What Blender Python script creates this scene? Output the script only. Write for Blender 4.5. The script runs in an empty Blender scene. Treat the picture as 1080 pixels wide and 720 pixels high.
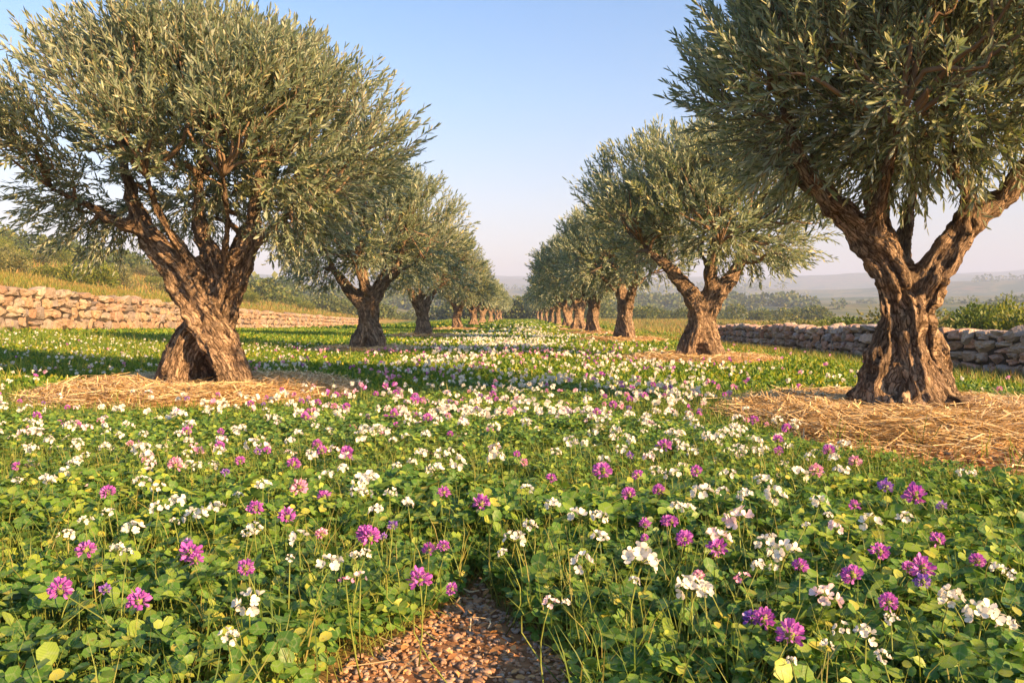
import bpy, math, random
import numpy as np
from mathutils import Vector

# ------------------------------------------------------------------ camera, sky, sun, exposure
SC = bpy.context.scene
COL = SC.collection
F = 840.0                      # focal length in photo pixels (1080 wide)
HX, HY = 548.0, 333.0          # vanishing point of the rows in the photo
EYE = 1.0
cam_d = bpy.data.cameras.new('camera'); cam_d.lens = 28.0; cam_d.sensor_width = 36.0
cam_d.clip_start = 0.05; cam_d.clip_end = 20000
cam = bpy.data.objects.new('camera', cam_d); COL.objects.link(cam)
cam.location = (0, 0, EYE)
cam.rotation_euler = (math.radians(90 - 1.84), 0, math.radians(0.546))
SC.camera = cam

SUN_EL, SUN_AHEAD = 21.0, -35.0
world = bpy.data.worlds.new('World'); SC.world = world; world.use_nodes = True
nt = world.node_tree; nt.nodes.clear()
wo = nt.nodes.new('ShaderNodeOutputWorld'); bg = nt.nodes.new('ShaderNodeBackground')
sky = nt.nodes.new('ShaderNodeTexSky'); sky.sky_type = 'NISHITA'; sky.sun_disc = False
sky.sun_elevation = math.radians(SUN_EL); sky.sun_rotation = math.radians(90 - SUN_AHEAD)
sky.altitude = 0; sky.air_density = 1.0; sky.dust_density = 1.2; sky.ozone_density = 2.0
bg.inputs['Strength'].default_value = 0.071
tcw = nt.nodes.new('ShaderNodeTexCoord'); sx = nt.nodes.new('ShaderNodeSeparateXYZ'); rw = nt.nodes.new('ShaderNodeValToRGB'); mw = nt.nodes.new('ShaderNodeMix')
rw.color_ramp.elements[0].position = 0.0; rw.color_ramp.elements[0].color = (1.08, .70, .60, 1)       # rosy evening band near the horizon
rw.color_ramp.elements[1].position = 0.40; rw.color_ramp.elements[1].color = (.53, .82, 1.0, 1); e3 = rw.color_ramp.elements.new(.14); e3.color = (1.03, .84, .77, 1); e4 = rw.color_ramp.elements.new(.26); e4.color = (.80, .88, .93, 1)
mw.data_type = 'RGBA'; mw.blend_type = 'MULTIPLY'; mw.inputs[0].default_value = 1
nt.links.new(tcw.outputs['Generated'], sx.inputs[0]); nt.links.new(sx.outputs['Z'], rw.inputs[0])
nt.links.new(sky.outputs['Color'], mw.inputs[6]); nt.links.new(rw.outputs[0], mw.inputs[7]); nt.links.new(mw.outputs[2], bg.inputs['Color']); nt.links.new(bg.outputs[0], wo.inputs['Surface'])

sd = bpy.data.lights.new('sun', 'SUN'); sd.energy = 5.0; sd.angle = math.radians(0.6); sd.color = (1.0, 0.61, 0.28)
sun = bpy.data.objects.new('sun', sd); COL.objects.link(sun)
e, a = math.radians(SUN_EL), math.radians(SUN_AHEAD)
SUNV = Vector((math.cos(e)*math.cos(a), math.cos(e)*math.sin(a), math.sin(e)))
sun.rotation_euler = SUNV.to_track_quat('Z', 'Y').to_euler()
SC.view_settings.view_transform = 'Standard'; SC.view_settings.look = 'None'
SC.view_settings.gamma = 1; SC.view_settings.use_curve_mapping = False
SC.view_settings.exposure = 2.08
SC.render.engine = 'CYCLES'
cy = SC.cycles
cy.max_bounces = 6; cy.diffuse_bounces = 3; cy.glossy_bounces = 2; cy.transmission_bounces = 4
cy.transparent_max_bounces = 4; cy.volume_bounces = 0; cy.use_denoising = True

# ------------------------------------------------------------------ helpers
rng = np.random.default_rng(7)
random.seed(7)

def hash3(i, j, k, seed=0):
    n = (i.astype(np.int64)*374761393 + j.astype(np.int64)*668265263 + k.astype(np.int64)*2147483647 + seed*1442695041) & 0xffffffff
    n = ((n ^ (n >> 13)) * 1274126177) & 0xffffffff
    n = ((n ^ (n >> 16)) * 2246822519) & 0xffffffff
    return ((n ^ (n >> 15)) & 0xffffff) / float(0xffffff) * 2 - 1

def vnoise(P, seed=0):
    """value noise, P (n,3) -> (n,) in -1..1"""
    P = np.asarray(P, float); I = np.floor(P); f = P - I; f = f*f*(3-2*f); I = I.astype(np.int64)
    out = 0
    for dx in (0, 1):
        for dy in (0, 1):
            for dz in (0, 1):
                w = (f[:, 0] if dx else 1-f[:, 0])*(f[:, 1] if dy else 1-f[:, 1])*(f[:, 2] if dz else 1-f[:, 2])
                out = out + w*hash3(I[:, 0]+dx, I[:, 1]+dy, I[:, 2]+dz, seed)
    return out

def fbm(P, oct=3, seed=0):
    P = np.asarray(P, float); s = 0; amp = 1; tot = 0
    for o in range(oct):
        s = s + amp*vnoise(P*(2**o), seed+o*17); tot += amp; amp *= .5
    return s/tot

def n2(x, y, sc, seed=0, oct=2):
    x = np.atleast_1d(np.asarray(x, float)); y = np.atleast_1d(np.asarray(y, float))
    return fbm(np.stack([x*sc, y*sc, np.zeros_like(x)+.37], 1), oct, seed)

def sstep(a, b, x):
    t = np.clip((np.asarray(x, float)-a)/(b-a), 0, 1); return t*t*(3-2*t)

def unit(V):
    return V/np.maximum(np.linalg.norm(V, axis=-1, keepdims=True), 1e-9)

class MB:
    """collects polygons (numpy) and builds one mesh"""
    def __init__(s, track=False): s.V = []; s.L = []; s.C = []; s.M = []; s.n = 0; s.A = []; s.track = track
    def add(s, V, faces, mat=0, attr=None):
        """faces: list of (m,k) int arrays or one"""
        V = np.asarray(V, float).reshape(-1, 3)
        if not isinstance(faces, list): faces = [faces]
        for Fc in faces:
            Fc = np.asarray(Fc, np.int64)
            if len(Fc) == 0: continue
            s.L.append((Fc+s.n).ravel()); s.C.append(np.full(len(Fc), Fc.shape[1])); s.M.append(np.full(len(Fc), mat))
        s.V.append(V); s.n += len(V)
        if s.track: s.A.append(np.asarray(attr, float) if attr is not None else np.full((len(V), 3), -1.))
    def inst(s, T, faces, O, U, V, W, mat=0):
        """template T(k,3) instanced at O(n,3) with axis vectors U,V,W (n,3) already scaled"""
        T = np.asarray(T, float); n, k = len(O), len(T)
        if n == 0: return
        P = O[:, None, :] + T[None, :, 0:1]*U[:, None, :] + T[None, :, 1:2]*V[:, None, :] + T[None, :, 2:3]*W[:, None, :]
        fs = [(np.asarray(f)[None]+(np.arange(n)*k)[:, None, None]).reshape(-1, np.asarray(f).shape[1]) for f in (faces if isinstance(faces, list) else [faces])]
        s.add(P.reshape(-1, 3), fs, mat, np.tile(T, (n, 1)) if s.track else None)
    def mesh(s, name, mats, smooth=True):
        me = bpy.data.meshes.new(name)
        V = np.concatenate(s.V); L = np.concatenate(s.L); C = np.concatenate(s.C); M = np.concatenate(s.M)
        me.vertices.add(len(V)); me.vertices.foreach_set('co', V.astype(np.float32).ravel())
        me.loops.add(len(L)); me.loops.foreach_set('vertex_index', L.astype(np.int32))
        me.polygons.add(len(C))
        st = np.concatenate([[0], np.cumsum(C)[:-1]])
        me.polygons.foreach_set('loop_start', st.astype(np.int32))
        me.polygons.foreach_set('loop_total', C.astype(np.int32))
        me.polygons.foreach_set('material_index', M.astype(np.int32))
        me.polygons.foreach_set('use_smooth', np.full(len(C), smooth))
        for m in (mats if isinstance(mats, (list, tuple)) else [mats]): me.materials.append(m)
        me.update(calc_edges=True)
        if s.track:
            at_ = me.attributes.new('leaf', 'FLOAT_VECTOR', 'POINT'); at_.data.foreach_set('vector', np.concatenate(s.A).astype(np.float32).ravel())
        return me
    def build(s, name, mats, parent=None, smooth=True):
        return link(name, s.mesh(name, mats, smooth), parent)

def link(name, data, parent=None, loc=None):
    o = bpy.data.objects.new(name, data); COL.objects.link(o)
    if parent is not None: o.parent = parent
    if loc is not None: o.location = loc
    return o

def tag(o, label=None, cat=None, group=None, kind=None):
    if label: o['label'] = label
    if cat: o['category'] = cat
    if group: o['group'] = group
    if kind: o['kind'] = kind
    return o

def tube(mb, pts, rad, sides=6, mat=0, cap=True, prof=None):
    """tube through pts (n,3) with radii"""
    P = np.asarray(pts, float); R = np.asarray(rad, float); n = len(P)
    T = np.gradient(P, axis=0); T = unit(T)
    ref = np.array([0, 1, 0.]) if abs(T[0, 1]) < .9 else np.array([1, 0, 0.])
    U = unit(np.cross(np.tile(ref, (n, 1)), T)); W = np.cross(T, U)
    th = np.arange(sides)/sides*2*math.pi
    rr = R[:, None]*np.ones(sides)[None]
    if prof is not None: rr = rr*prof(th[None, :], np.arange(n)[:, None])
    V = P[:, None]+rr[..., None]*(np.cos(th)[None, :, None]*U[:, None]+np.sin(th)[None, :, None]*W[:, None])
    i = np.arange(n-1)[:, None]*sides; j = np.arange(sides)[None]; j2 = (j+1) % sides
    Fq = np.stack([i+j, i+j2, i+sides+j2, i+sides+j], -1).reshape(-1, 4)
    fs = [Fq]
    if cap: fs += [np.arange(sides)[::-1][None], (np.arange(sides)+(n-1)*sides)[None]]
    mb.add(V.reshape(-1, 3), fs, mat)

def smooth_chain(ch, m=4):
    """Catmull-Rom resample of [(x,y,z,r)...]"""
    C = np.asarray(ch, float); n = len(C); E = np.vstack([2*C[0]-C[1], C, 2*C[-1]-C[-2]]); out = []
    for i in range(n-1):
        p0, p1, p2, p3 = E[i:i+4]
        for t in np.arange(m)/m:
            out.append(.5*(2*p1+(p2-p0)*t+(2*p0-5*p1+4*p2-p3)*t*t+(3*p1-p0-3*p2+p3)*t**3))
    out.append(C[-1]); out = np.array(out); out[:, 3] = np.maximum(out[:, 3], .004)
    return out

# ------------------------------------------------------------------ materials
def mat_new(name):
    m = bpy.data.materials.new(name); m.use_nodes = True; n = m.node_tree; n.nodes.clear()
    return m, n
def N(nt_, typ, **kw):
    x = nt_.nodes.new(typ)
    for k, v in kw.items():
        if k in ('in_',):
            for a_, b_ in v.items(): x.inputs[a_].default_value = b_
        else: setattr(x, k, v)
    return x
def ramp(nt_, stops, fac=None, interp='LINEAR'):
    r = nt_.nodes.new('ShaderNodeValToRGB'); cr = r.color_ramp; cr.interpolation = interp
    while len(cr.elements) < len(stops): cr.elements.new(.5)
    for el, (p, c) in zip(cr.elements, stops): el.position = p; el.color = (*c, 1)
    if fac is not None: nt_.links.new(fac, r.inputs[0])
    return r
def mixc(nt_, fac, a_, b_, typ='MIX'):
    m = nt_.nodes.new('ShaderNodeMix'); m.data_type = 'RGBA'; m.blend_type = typ
    for s_, v in ((m.inputs[0], fac), (m.inputs[6], a_), (m.inputs[7], b_)):
        if isinstance(v, (int, float)): s_.default_value = v
        elif isinstance(v, tuple): s_.default_value = (*v, 1)
        else: nt_.links.new(v, s_)
    return m.outputs[2]

def leaf_mat(name, stops, transl=.3, rough=.5, back=None, patch=None, tint=(1.3, 1.25, .6), veins=False):
    """foliage: colour per leaf (random per island), slow patches, translucency, paler underside"""
    m, n = mat_new(name); out = N(n, 'ShaderNodeOutputMaterial'); geo = N(n, 'ShaderNodeNewGeometry')
    c = ramp(n, stops, geo.outputs['Random Per Island']).outputs[0]
    if patch:
        tc = N(n, 'ShaderNodeTexCoord'); no = N(n, 'ShaderNodeTexNoise', in_={'Scale': patch[0], 'Detail': 2.0})
        n.links.new(tc.outputs['Object'], no.inputs['Vector'])
        rr = ramp(n, [(.38, (0, 0, 0)), (.62, (1, 1, 1))], no.outputs[0])
        c = mixc(n, rr.outputs[0], c, mixc(n, 1.0, c, patch[1], 'MULTIPLY'))
    if veins:      # pale chevron across each leaflet, pale midrib, fine side veins, brown blemishes
        la = N(n, 'ShaderNodeAttribute', attribute_name='leaf'); sp = N(n, 'ShaderNodeSeparateXYZ'); n.links.new(la.outputs['Vector'], sp.inputs[0])
        def mth(op, a_, b_=0.0):
            x_ = N(n, 'ShaderNodeMath', operation=op)
            for s_, v_ in ((x_.inputs[0], a_), (x_.inputs[1], b_)):
                if isinstance(v_, (int, float)): s_.default_value = v_
                else: n.links.new(v_, s_)
            return x_.outputs[0]
        av = mth('ABSOLUTE', sp.outputs['Y']); ch_ = mth('SUBTRACT', mth('ADD', sp.outputs['X'], mth('MULTIPLY', av, .55)), .52)
        chev = ramp(n, [(0., (1, 1, 1)), (.10, (0, 0, 0))], mth('ABSOLUTE', ch_)); rib = ramp(n, [(0., (1, 1, 1)), (.05, (0, 0, 0))], av)
        vn = mth('SINE', mth('MULTIPLY', mth('SUBTRACT', sp.outputs['X'], mth('MULTIPLY', av, .8)), 46.0))
        has = ramp(n, [(.0, (0, 0, 0)), (.01, (1, 1, 1))], mth('FRACT', mth('MULTIPLY', geo.outputs['Random Per Island'], 7.31)))
        c = mixc(n, mth('MULTIPLY', chev.outputs[0], .38), c, (.30, .36, .20)); c = mixc(n, mth('MULTIPLY', rib.outputs[0], .45), c, (.26, .34, .12))
        c = mixc(n, mth('MULTIPLY', mth('MAXIMUM', vn, 0.0), .22), c, (.03, .07, .015))
        tcv = N(n, 'ShaderNodeTexCoord'); sp2 = N(n, 'ShaderNodeTexNoise', in_={'Scale': 55., 'Detail': 3.}); n.links.new(tcv.outputs['Object'], sp2.inputs['Vector'])
        c = mixc(n, mth('MULTIPLY', ramp(n, [(.66, (0, 0, 0)), (.72, (1, 1, 1))], sp2.outputs[0]).outputs[0], .6), c, (.16, .10, .03))
    if back: c = mixc(n, geo.outputs['Backfacing'], c, mixc(n, .65, c, back))
    p = N(n, 'ShaderNodeBsdfPrincipled', in_={'Roughness': rough}); p.inputs['Specular IOR Level'].default_value = .35
    n.links.new(c, p.inputs['Base Color'])
    t = N(n, 'ShaderNodeBsdfTranslucent'); n.links.new(mixc(n, 1.0, c, tint, 'MULTIPLY'), t.inputs[0])
    mx = N(n, 'ShaderNodeMixShader', in_={0: transl}); n.links.new(p.outputs[0], mx.inputs[1]); n.links.new(t.outputs[0], mx.inputs[2])
    n.links.new(mx.outputs[0], out.inputs[0])
    return m

def rough_mat(name, stops, scale=6., bump=.3, bscale=30., rough=.9, island=None, dist=.02, attr=None):
    m, n = mat_new(name); out = N(n, 'ShaderNodeOutputMaterial'); tc = N(n, 'ShaderNodeTexCoord')
    no = N(n, 'ShaderNodeTexNoise', in_={'Scale': scale, 'Detail': 6.0, 'Roughness': .6}); n.links.new(tc.outputs['Object'], no.inputs['Vector'])
    c = ramp(n, stops, no.outputs[0]).outputs[0]
    if island:
        geo = N(n, 'ShaderNodeNewGeometry'); ic = ramp(n, island, geo.outputs['Random Per Island'])
        c = mixc(n, 1.0, c, ic.outputs[0], 'MULTIPLY')
    p = N(n, 'ShaderNodeBsdfPrincipled', in_={'Roughness': rough}); p.inputs['Specular IOR Level'].default_value = .25
    n.links.new(c, p.inputs['Base Color'])
    n3 = N(n, 'ShaderNodeTexNoise', in_={'Scale': bscale, 'Detail': 5.0}); n.links.new(tc.outputs['Object'], n3.inputs['Vector'])
    b = N(n, 'ShaderNodeBump', in_={'Strength': bump, 'Distance': dist}); n.links.new(n3.outputs[0], b.inputs['Height'])
    n.links.new(b.outputs[0], p.inputs['Normal']); n.links.new(p.outputs[0], out.inputs[0])
    return m

def bark_mat():
    m, n = mat_new('bark'); out = N(n, 'ShaderNodeOutputMaterial')
    at = N(n, 'ShaderNodeAttribute', attribute_name='bark'); oc = N(n, 'ShaderNodeTexCoord')
    a1 = N(n, 'ShaderNodeTexNoise', in_={'Scale': 9., 'Detail': 8., 'Roughness': .68, 'Distortion': .35}); n.links.new(at.outputs['Vector'], a1.inputs['Vector'])
    a2 = N(n, 'ShaderNodeTexVoronoi', feature='DISTANCE_TO_EDGE', in_={'Scale': 13.}); 
    ad = N(n, 'ShaderNodeVectorMath', operation='ADD'); sc_ = N(n, 'ShaderNodeVectorMath', operation='SCALE', in_={'Scale': .26})
    n.links.new(a1.outputs['Color'], sc_.inputs[0]); n.links.new(sc_.outputs[0], ad.inputs[0]); n.links.new(at.outputs['Vector'], ad.inputs[1]); n.links.new(ad.outputs[0], a2.inputs['Vector'])
    crack = ramp(n, [(0., (0, 0, 0)), (.10, (1, 1, 1))], a2.outputs['Distance'])
    big = N(n, 'ShaderNodeTexNoise', in_={'Scale': 2.6, 'Detail': 4.}); n.links.new(oc.outputs['Object'], big.inputs['Vector'])
    c = ramp(n, [(.30, (.085, .056, .038)), (.43, (.235, .165, .115)), (.56, (.42, .30, .20)), (.72, (.58, .44, .30))], a1.outputs[0]).outputs[0]
    c = mixc(n, ramp(n, [(.42, (0, 0, 0)), (.62, (1, 1, 1))], big.outputs[0]).outputs[0], c, mixc(n, 1., c, (.72, .74, .74), 'MULTIPLY'))
    c = mixc(n, 1.0, c, ramp(n, [(0., (.45, .4, .36)), (1., (1, 1, 1))], crack.outputs[0]).outputs[0], 'MULTIPLY')
    p = N(n, 'ShaderNodeBsdfPrincipled', in_={'Roughness': .92}); p.inputs['Specular IOR Level'].default_value = .15
    n.links.new(c, p.inputs['Base Color'])
    mt = N(n, 'ShaderNodeMath', operation='MULTIPLY_ADD', in_={1: .55}); n.links.new(crack.outputs[0], mt.inputs[0]); n.links.new(a1.outputs[0], mt.inputs[2])
    b = N(n, 'ShaderNodeBump', in_={'Strength': 1., 'Distance': .06}); n.links.new(mt.outputs[0], b.inputs['Height'])
    n.links.new(b.outputs[0], p.inputs['Normal']); n.links.new(p.outputs[0], out.inputs[0])
    return m

M = {}
M['bark'] = bark_mat()
OL = [(0, (.080, .122, .085)), (.35, (.145, .20, .135)), (.7, (.23, .285, .20)), (.93, (.34, .38, .28)), (1., (.42, .38, .18))]
M['olive'] = leaf_mat('olive_leaf', OL, .30, .42, back=(.38, .42, .36), patch=(.9, (1.12, 1.05, .8)), tint=(1.15, 1.2, .6))
M['twig'] = rough_mat('twig', [(.3, (.10, .075, .05)), (.7, (.2, .16, .11))], 12)
CL = [(0, (.045, .12, .028)), (.4, (.085, .20, .034)), (.7, (.16, .28, .042)), (.92, (.27, .37, .06)), (1., (.42, .40, .08))]
M['clover'] = leaf_mat('clover_leaf', CL, .34, .45, back=(.09, .16, .06), patch=(.8, (1.3, 1.2, .8)), tint=(1.25, 1.35, .45), veins=True)
MD = [(0, (.045, .12, .02)), (.5, (.10, .20, .026)), (.8, (.19, .27, .034)), (1., (.32, .31, .06))]
M['meadow'] = leaf_mat('meadow_leaf', MD, .36, .55, patch=(.35, (1.45, 1.2, .7)), tint=(1.35, 1.35, .45))
M['grass'] = leaf_mat('green_grass', [(0, (.07, .13, .02)), (.6, (.17, .24, .04)), (1., (.34, .29, .09))], .35, .55, tint=(1.4, 1.3, .5))
M['drygrass'] = leaf_mat('dry_grass', [(0, (.10, .14, .03)), (.4, (.22, .20, .05)), (.75, (.38, .25, .09)), (1., (.42, .20, .08))], .35, .6, patch=(.25, (.75, 1.05, .7)), tint=(1.3, 1.2, .7))
M['bush_a'] = leaf_mat('bush_yellow_green', [(0, (.07, .12, .02)), (.6, (.15, .19, .03)), (1., (.28, .26, .05))], .35, .6, tint=(1.3, 1.25, .5))
M['bush_b'] = leaf_mat('bush_dark_green', [(0, (.05, .09, .02)), (.6, (.09, .15, .028)), (1., (.17, .20, .04))], .3, .6)
M['bush_c'] = leaf_mat('bush_grey_olive', [(0, (.08, .10, .04)), (.6, (.15, .17, .065)), (1., (.26, .23, .09))], .3, .6)
M['wood_far'] = leaf_mat('woodland', [(0, (.05, .085, .022)), (.6, (.10, .14, .035)), (1., (.19, .19, .055))], .3, .7)
M['straw'] = leaf_mat('straw', [(0, (.36, .22, .09)), (.3, (.58, .40, .18)), (.7, (.74, .56, .29)), (1., (.84, .70, .42))], .12, .6, tint=(1, .9, .6))
M['mound'] = rough_mat('mulch_bed', [(.3, (.24, .13, .055)), (.5, (.42, .27, .12)), (.7, (.55, .39, .19))], 14, .8, 40, dist=.03)
M['litter'] = leaf_mat('dry_leaf_litter', [(0, (.18, .085, .035)), (.5, (.38, .19, .065)), (1., (.55, .33, .13))], .08, .75, tint=(1, .9, .6))
M['stone'] = rough_mat('wall_stone', [(.28, (.62, .60, .60)), (.5, (.92, .9, .88)), (.72, (1.1, 1.08, 1.03))], 7, .9, 16,
    island=[(0, (.32, .25, .18)), (.2, (.21, .18, .16)), (.35, (.38, .27, .17)), (.5, (.25, .165, .115)), (.65, (.39, .31, .21)), (.8, (.24, .215, .20)), (.92, (.36, .22, .14)), (1., (.42, .36, .27))], dist=.05)
M['stone_pale'] = rough_mat('pale_wall_stone', [(.28, (.62, .60, .60)), (.5, (.92, .9, .88)), (.72, (1.1, 1.08, 1.03))], 7, .9, 16,
    island=[(0, (.48, .38, .29)), (.2, (.36, .31, .28)), (.35, (.54, .33, .23)), (.5, (.40, .30, .23)), (.65, (.54, .45, .37)), (.8, (.38, .35, .34)), (.92, (.50, .28, .20)), (1., (.58, .50, .42))], dist=.05)
M['core'] = rough_mat('wall_core', [(.3, (.03, .024, .02)), (.7, (.07, .055, .04))], 8)
M['pebble'] = rough_mat('pebble', [(.3, (.7, .7, .7)), (.7, (1.1, 1.1, 1.1))], 30, .4, 80, island=[(0, (.28, .16, .09)), (.4, (.44, .26, .14)), (.7, (.32, .26, .21)), (1., (.55, .36, .21))], dist=.005)
M['stem'] = rough_mat('flower_stem', [(.3, (.12, .17, .03)), (.7, (.22, .24, .05))], 10, .1, rough=.6)
def petal(name, stops, tr=.35): return leaf_mat(name, stops, tr, .5, tint=(1.05, 1.0, .95))
M['white'] = petal('white_petal', [(0, (.72, .69, .60)), (.6, (.83, .81, .74)), (1., (.86, .80, .68))])
M['pale'] = petal('pale_pink_petal', [(0, (.75, .52, .58)), (.5, (.82, .68, .70)), (1., (.84, .76, .74))])
M['pink'] = petal('pink_petal', [(0, (.62, .22, .42)), (.5, (.74, .36, .55)), (1., (.82, .60, .66))])
M['purple'] = petal('purple_petal', [(0, (.36, .08, .42)), (.5, (.52, .13, .55)), (1., (.66, .25, .66))])
M['violet'] = petal('violet_petal', [(0, (.18, .07, .42)), (.5, (.30, .13, .55)), (1., (.52, .36, .68))])
M['calyx'] = M['stem']

def terrain_mat():
    m, n = mat_new('terrain'); out = N(n, 'ShaderNodeOutputMaterial'); tc = N(n, 'ShaderNodeTexCoord')
    def nz(s, d=4.):
        x = N(n, 'ShaderNodeTexNoise', in_={'Scale': s, 'Detail': d, 'Roughness': .6}); n.links.new(tc.outputs['Object'], x.inputs['Vector']); return x
    soil_n = nz(9., 8.); fine = nz(60., 5.)
    soil = ramp(n, [(.3, (.12, .058, .027)), (.5, (.24, .12, .055)), (.7, (.36, .21, .10))], soil_n.outputs[0]).outputs[0]
    gr_n = nz(2.2, 6.)
    green = ramp(n, [(.3, (.04, .075, .015)), (.5, (.075, .13, .022)), (.7, (.15, .19, .04))], gr_n.outputs[0]).outputs[0]
    dry = ramp(n, [(.3, (.16, .13, .04)), (.55, (.28, .20, .07)), (.75, (.36, .22, .09))], gr_n.outputs[0]).outputs[0]
    far_n = nz(.012, 7.); 
    far = ramp(n, [(.36, (.045, .075, .03)), (.47, (.07, .10, .035)), (.53, (.17, .16, .07)), (.58, (.06, .09, .035)), (.66, (.20, .15, .08)), (.72, (.08, .11, .04))], far_n.outputs[0]).outputs[0]
    def at(nm): return N(n, 'ShaderNodeAttribute', attribute_name=nm).outputs['Fac']
    c = mixc(n, at('soil'), green, soil); c = mixc(n, at('dry'), c, dry); c = mixc(n, at('far'), c, far)
    p = N(n, 'ShaderNodeBsdfPrincipled', in_={'Roughness': .95}); p.inputs['Specular IOR Level'].default_value = .1
    n.links.new(c, p.inputs['Base Color'])
    b = N(n, 'ShaderNodeBump', in_={'Strength': .7, 'Distance': .03}); n.links.new(soil_n.outputs[0], b.inputs['Height'])
    n.links.new(b.outputs[0], p.inputs['Normal']); n.links.new(p.outputs[0], out.inputs[0])
    return m
M['terrain'] = terrain_mat()

# ------------------------------------------------------------------ layout
LX, RX = -4.16, 3.88
LEFT = [10.5, 21.8, 35.3, 53, 72, 91, 112, 140, 172]
RIGHT = [8.0, 17.2, 30, 40.7, 51, 62.7, 77.6, 96, 117, 145, 175]
AX, AY, BX, BY = -4.03, 10.1, 3.74, 7.7          # the two nearest trees
TREES = [(AX, AY, 0)]+[(LX, y, 0) for y in LEFT[1:]]+[(BX, BY, 1)]+[(RX, y, 1) for y in RIGHT[1:]]
MULCH_R = 2.05

def wall_left_x(y): return np.interp(y, [5, 18, 25, 56, 100, 130], [-19.0, -17, -16.3, -19.9, -22.2, -23.5])
def wall_left_base(y): return np.interp(y, [5, 18, 25, 56, 100, 130], [.75, .62, .5, .0, -.7, -1.0])
def wall_right_x(y): return np.interp(y, [5, 10, 17, 23, 45, 60], [11.6, 11.2, 10.8, 9.9, 10.4, 10.8])
def wall_right_base(y): return np.interp(y, [5, 17, 23, 42, 60], [-.3, -.36, -.34, -.55, -.7])

def ground(x, y):
    x = np.atleast_1d(np.asarray(x, float)); y = np.atleast_1d(np.asarray(y, float)); r = np.hypot(x, y)
    z = .03*n2(x, y, .5, 3)*sstep(4, 8, r)
    # left: up to the wall foot, terrace behind, dry slope, wooded hill
    wx = wall_left_x(y); wb = wall_left_base(y); u = -x; uw = -wx
    near = np.clip(1-np.abs(y-60)/110, 0, 1)
    fade = 1-sstep(115, 190, y); fade = fade*sstep(-30, -5, y)
    z = z+wb*sstep(6, 1, uw-u+1)*0
    t = np.clip((u-6)/(uw-6), 0, 1); z = z+wb*t*t*fade
    s = u-uw
    z = z+fade*(1.2*sstep(.25, 1.4, s)+np.clip(s-.5, 0, 13)*.175*(1-.35*sstep(40, 90, y)))
    hill = np.clip((u-36)/64, 0, 1.05)*13.5
    z = z+hill*(1-sstep(330, 620, r))*sstep(20, 70, y)+.8*n2(x, y, .03, 9)*sstep(34, 60, u)
    # right: slightly lower
    rb = wall_right_base(y); xr = wall_right_x(y)
    z = z+rb*sstep(5, 10.2, x)*(1-sstep(90, 150, y))
    # far country
    far = np.interp(r, [0, 190, 230, 300, 420, 600, 800, 1050, 1400, 1750, 2300, 2900, 3700, 4600], [0, 0, -1, -6, -3, 9, 2, 24, 12, 62, 38, 132, 180, 165])
    und = n2(x, y, .0022, 21, 4); ridge = n2(x, y, .0009, 33, 4)
    z = z+far+und*np.interp(r, [250, 600, 1500, 3000], [0, 8, 22, 26])+ridge*np.interp(r, [900, 2600, 4000], [0, 30, 85])
    return z

def bare(x, y):
    """1 = bare soil / mulch, 0 = planted"""
    x = np.asarray(x, float); y = np.asarray(y, float)
    nn = n2(x, y, 1.6, 5)
    b = np.zeros_like(x)
    for tx, ty, _ in TREES:
        if ty > 60: continue
        rr = MULCH_R*(1.0 if ty == AY else (.88 if ty < 15 else .85))
        d = np.hypot(x-tx, (y-ty)*(1.0))
        b = np.maximum(b, 1-sstep(rr-.12, rr+.12, d+nn*.16))
    # bare soil before the right tree and patch at the front
    d = np.hypot((x-4.75)/2.75, (y-5.9)/2.75); b = np.maximum(b, 1-sstep(.9, 1.06, d+nn*.10))
    half = np.interp(y, [1.0, 2.2, 2.45, 2.75, 3.0], [.50, .31, .18, .06, .0])
    d = np.abs(x+.17-.03*(y-2.4))/np.maximum(half, .001); b = np.maximum(b, (1-sstep(.8, 1.15, d+nn*.35))*(y < 3.2))
    return b

# terrain sheet: a disc reaching the horizon
na = 900; rads = np.concatenate([[.6], np.geomspace(1.0, 4600, 330)])
th = np.arange(na)/na*2*math.pi
R_, T_ = np.meshgrid(rads, th, indexing='ij'); X_, Y_ = (R_*np.cos(T_)).ravel(), (R_*np.sin(T_)).ravel()
Z_ = ground(X_, Y_)
bare_v = bare(X_, Y_)
near_m = bare_v > .3
V_ = np.stack([X_, Y_, Z_], 1); V_ = np.vstack([V_, [[0, 0, 0]]])
i = np.arange(len(rads)-1)[:, None]*na; j = np.arange(na)[None]; j2 = (j+1) % na
Q_ = np.stack([i+j, i+na+j, i+na+j2, i+j2], -1).reshape(-1, 4)
tri_ = np.stack([np.full(na, len(V_)-1), np.arange(na), (np.arange(na)+1) % na], 1)
mb = MB(); mb.add(V_, [Q_, tri_]); terr = mb.build('ground', M['terrain']); tag(terr, kind='structure')
def fattr(ob, nm, vals):
    at = ob.data.attributes.new(nm, 'FLOAT', 'POINT'); at.data.foreach_set('value', np.asarray(vals, np.float32))
r_all = np.append(R_.ravel(), 0); x_all = np.append(X_, 0); y_all = np.append(Y_, 0)
soilv = np.append(bare_v, 1); soilv = np.maximum(soilv, (r_all < 12)*.6)
fattr(terr, 'soil', soilv)
dryv = np.maximum(sstep(.3, 1, -x_all+wall_left_x(y_all))*(y_all < 200), sstep(7.5, 9.5, x_all)*.7*(r_all < 300))
dryv = np.maximum(dryv, .55*sstep(.1, .5, n2(x_all, y_all, .06, 44))*(r_all > 130))
fattr(terr, 'dry', dryv); fattr(terr, 'far', sstep(230, 420, r_all)*(.999))

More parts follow.
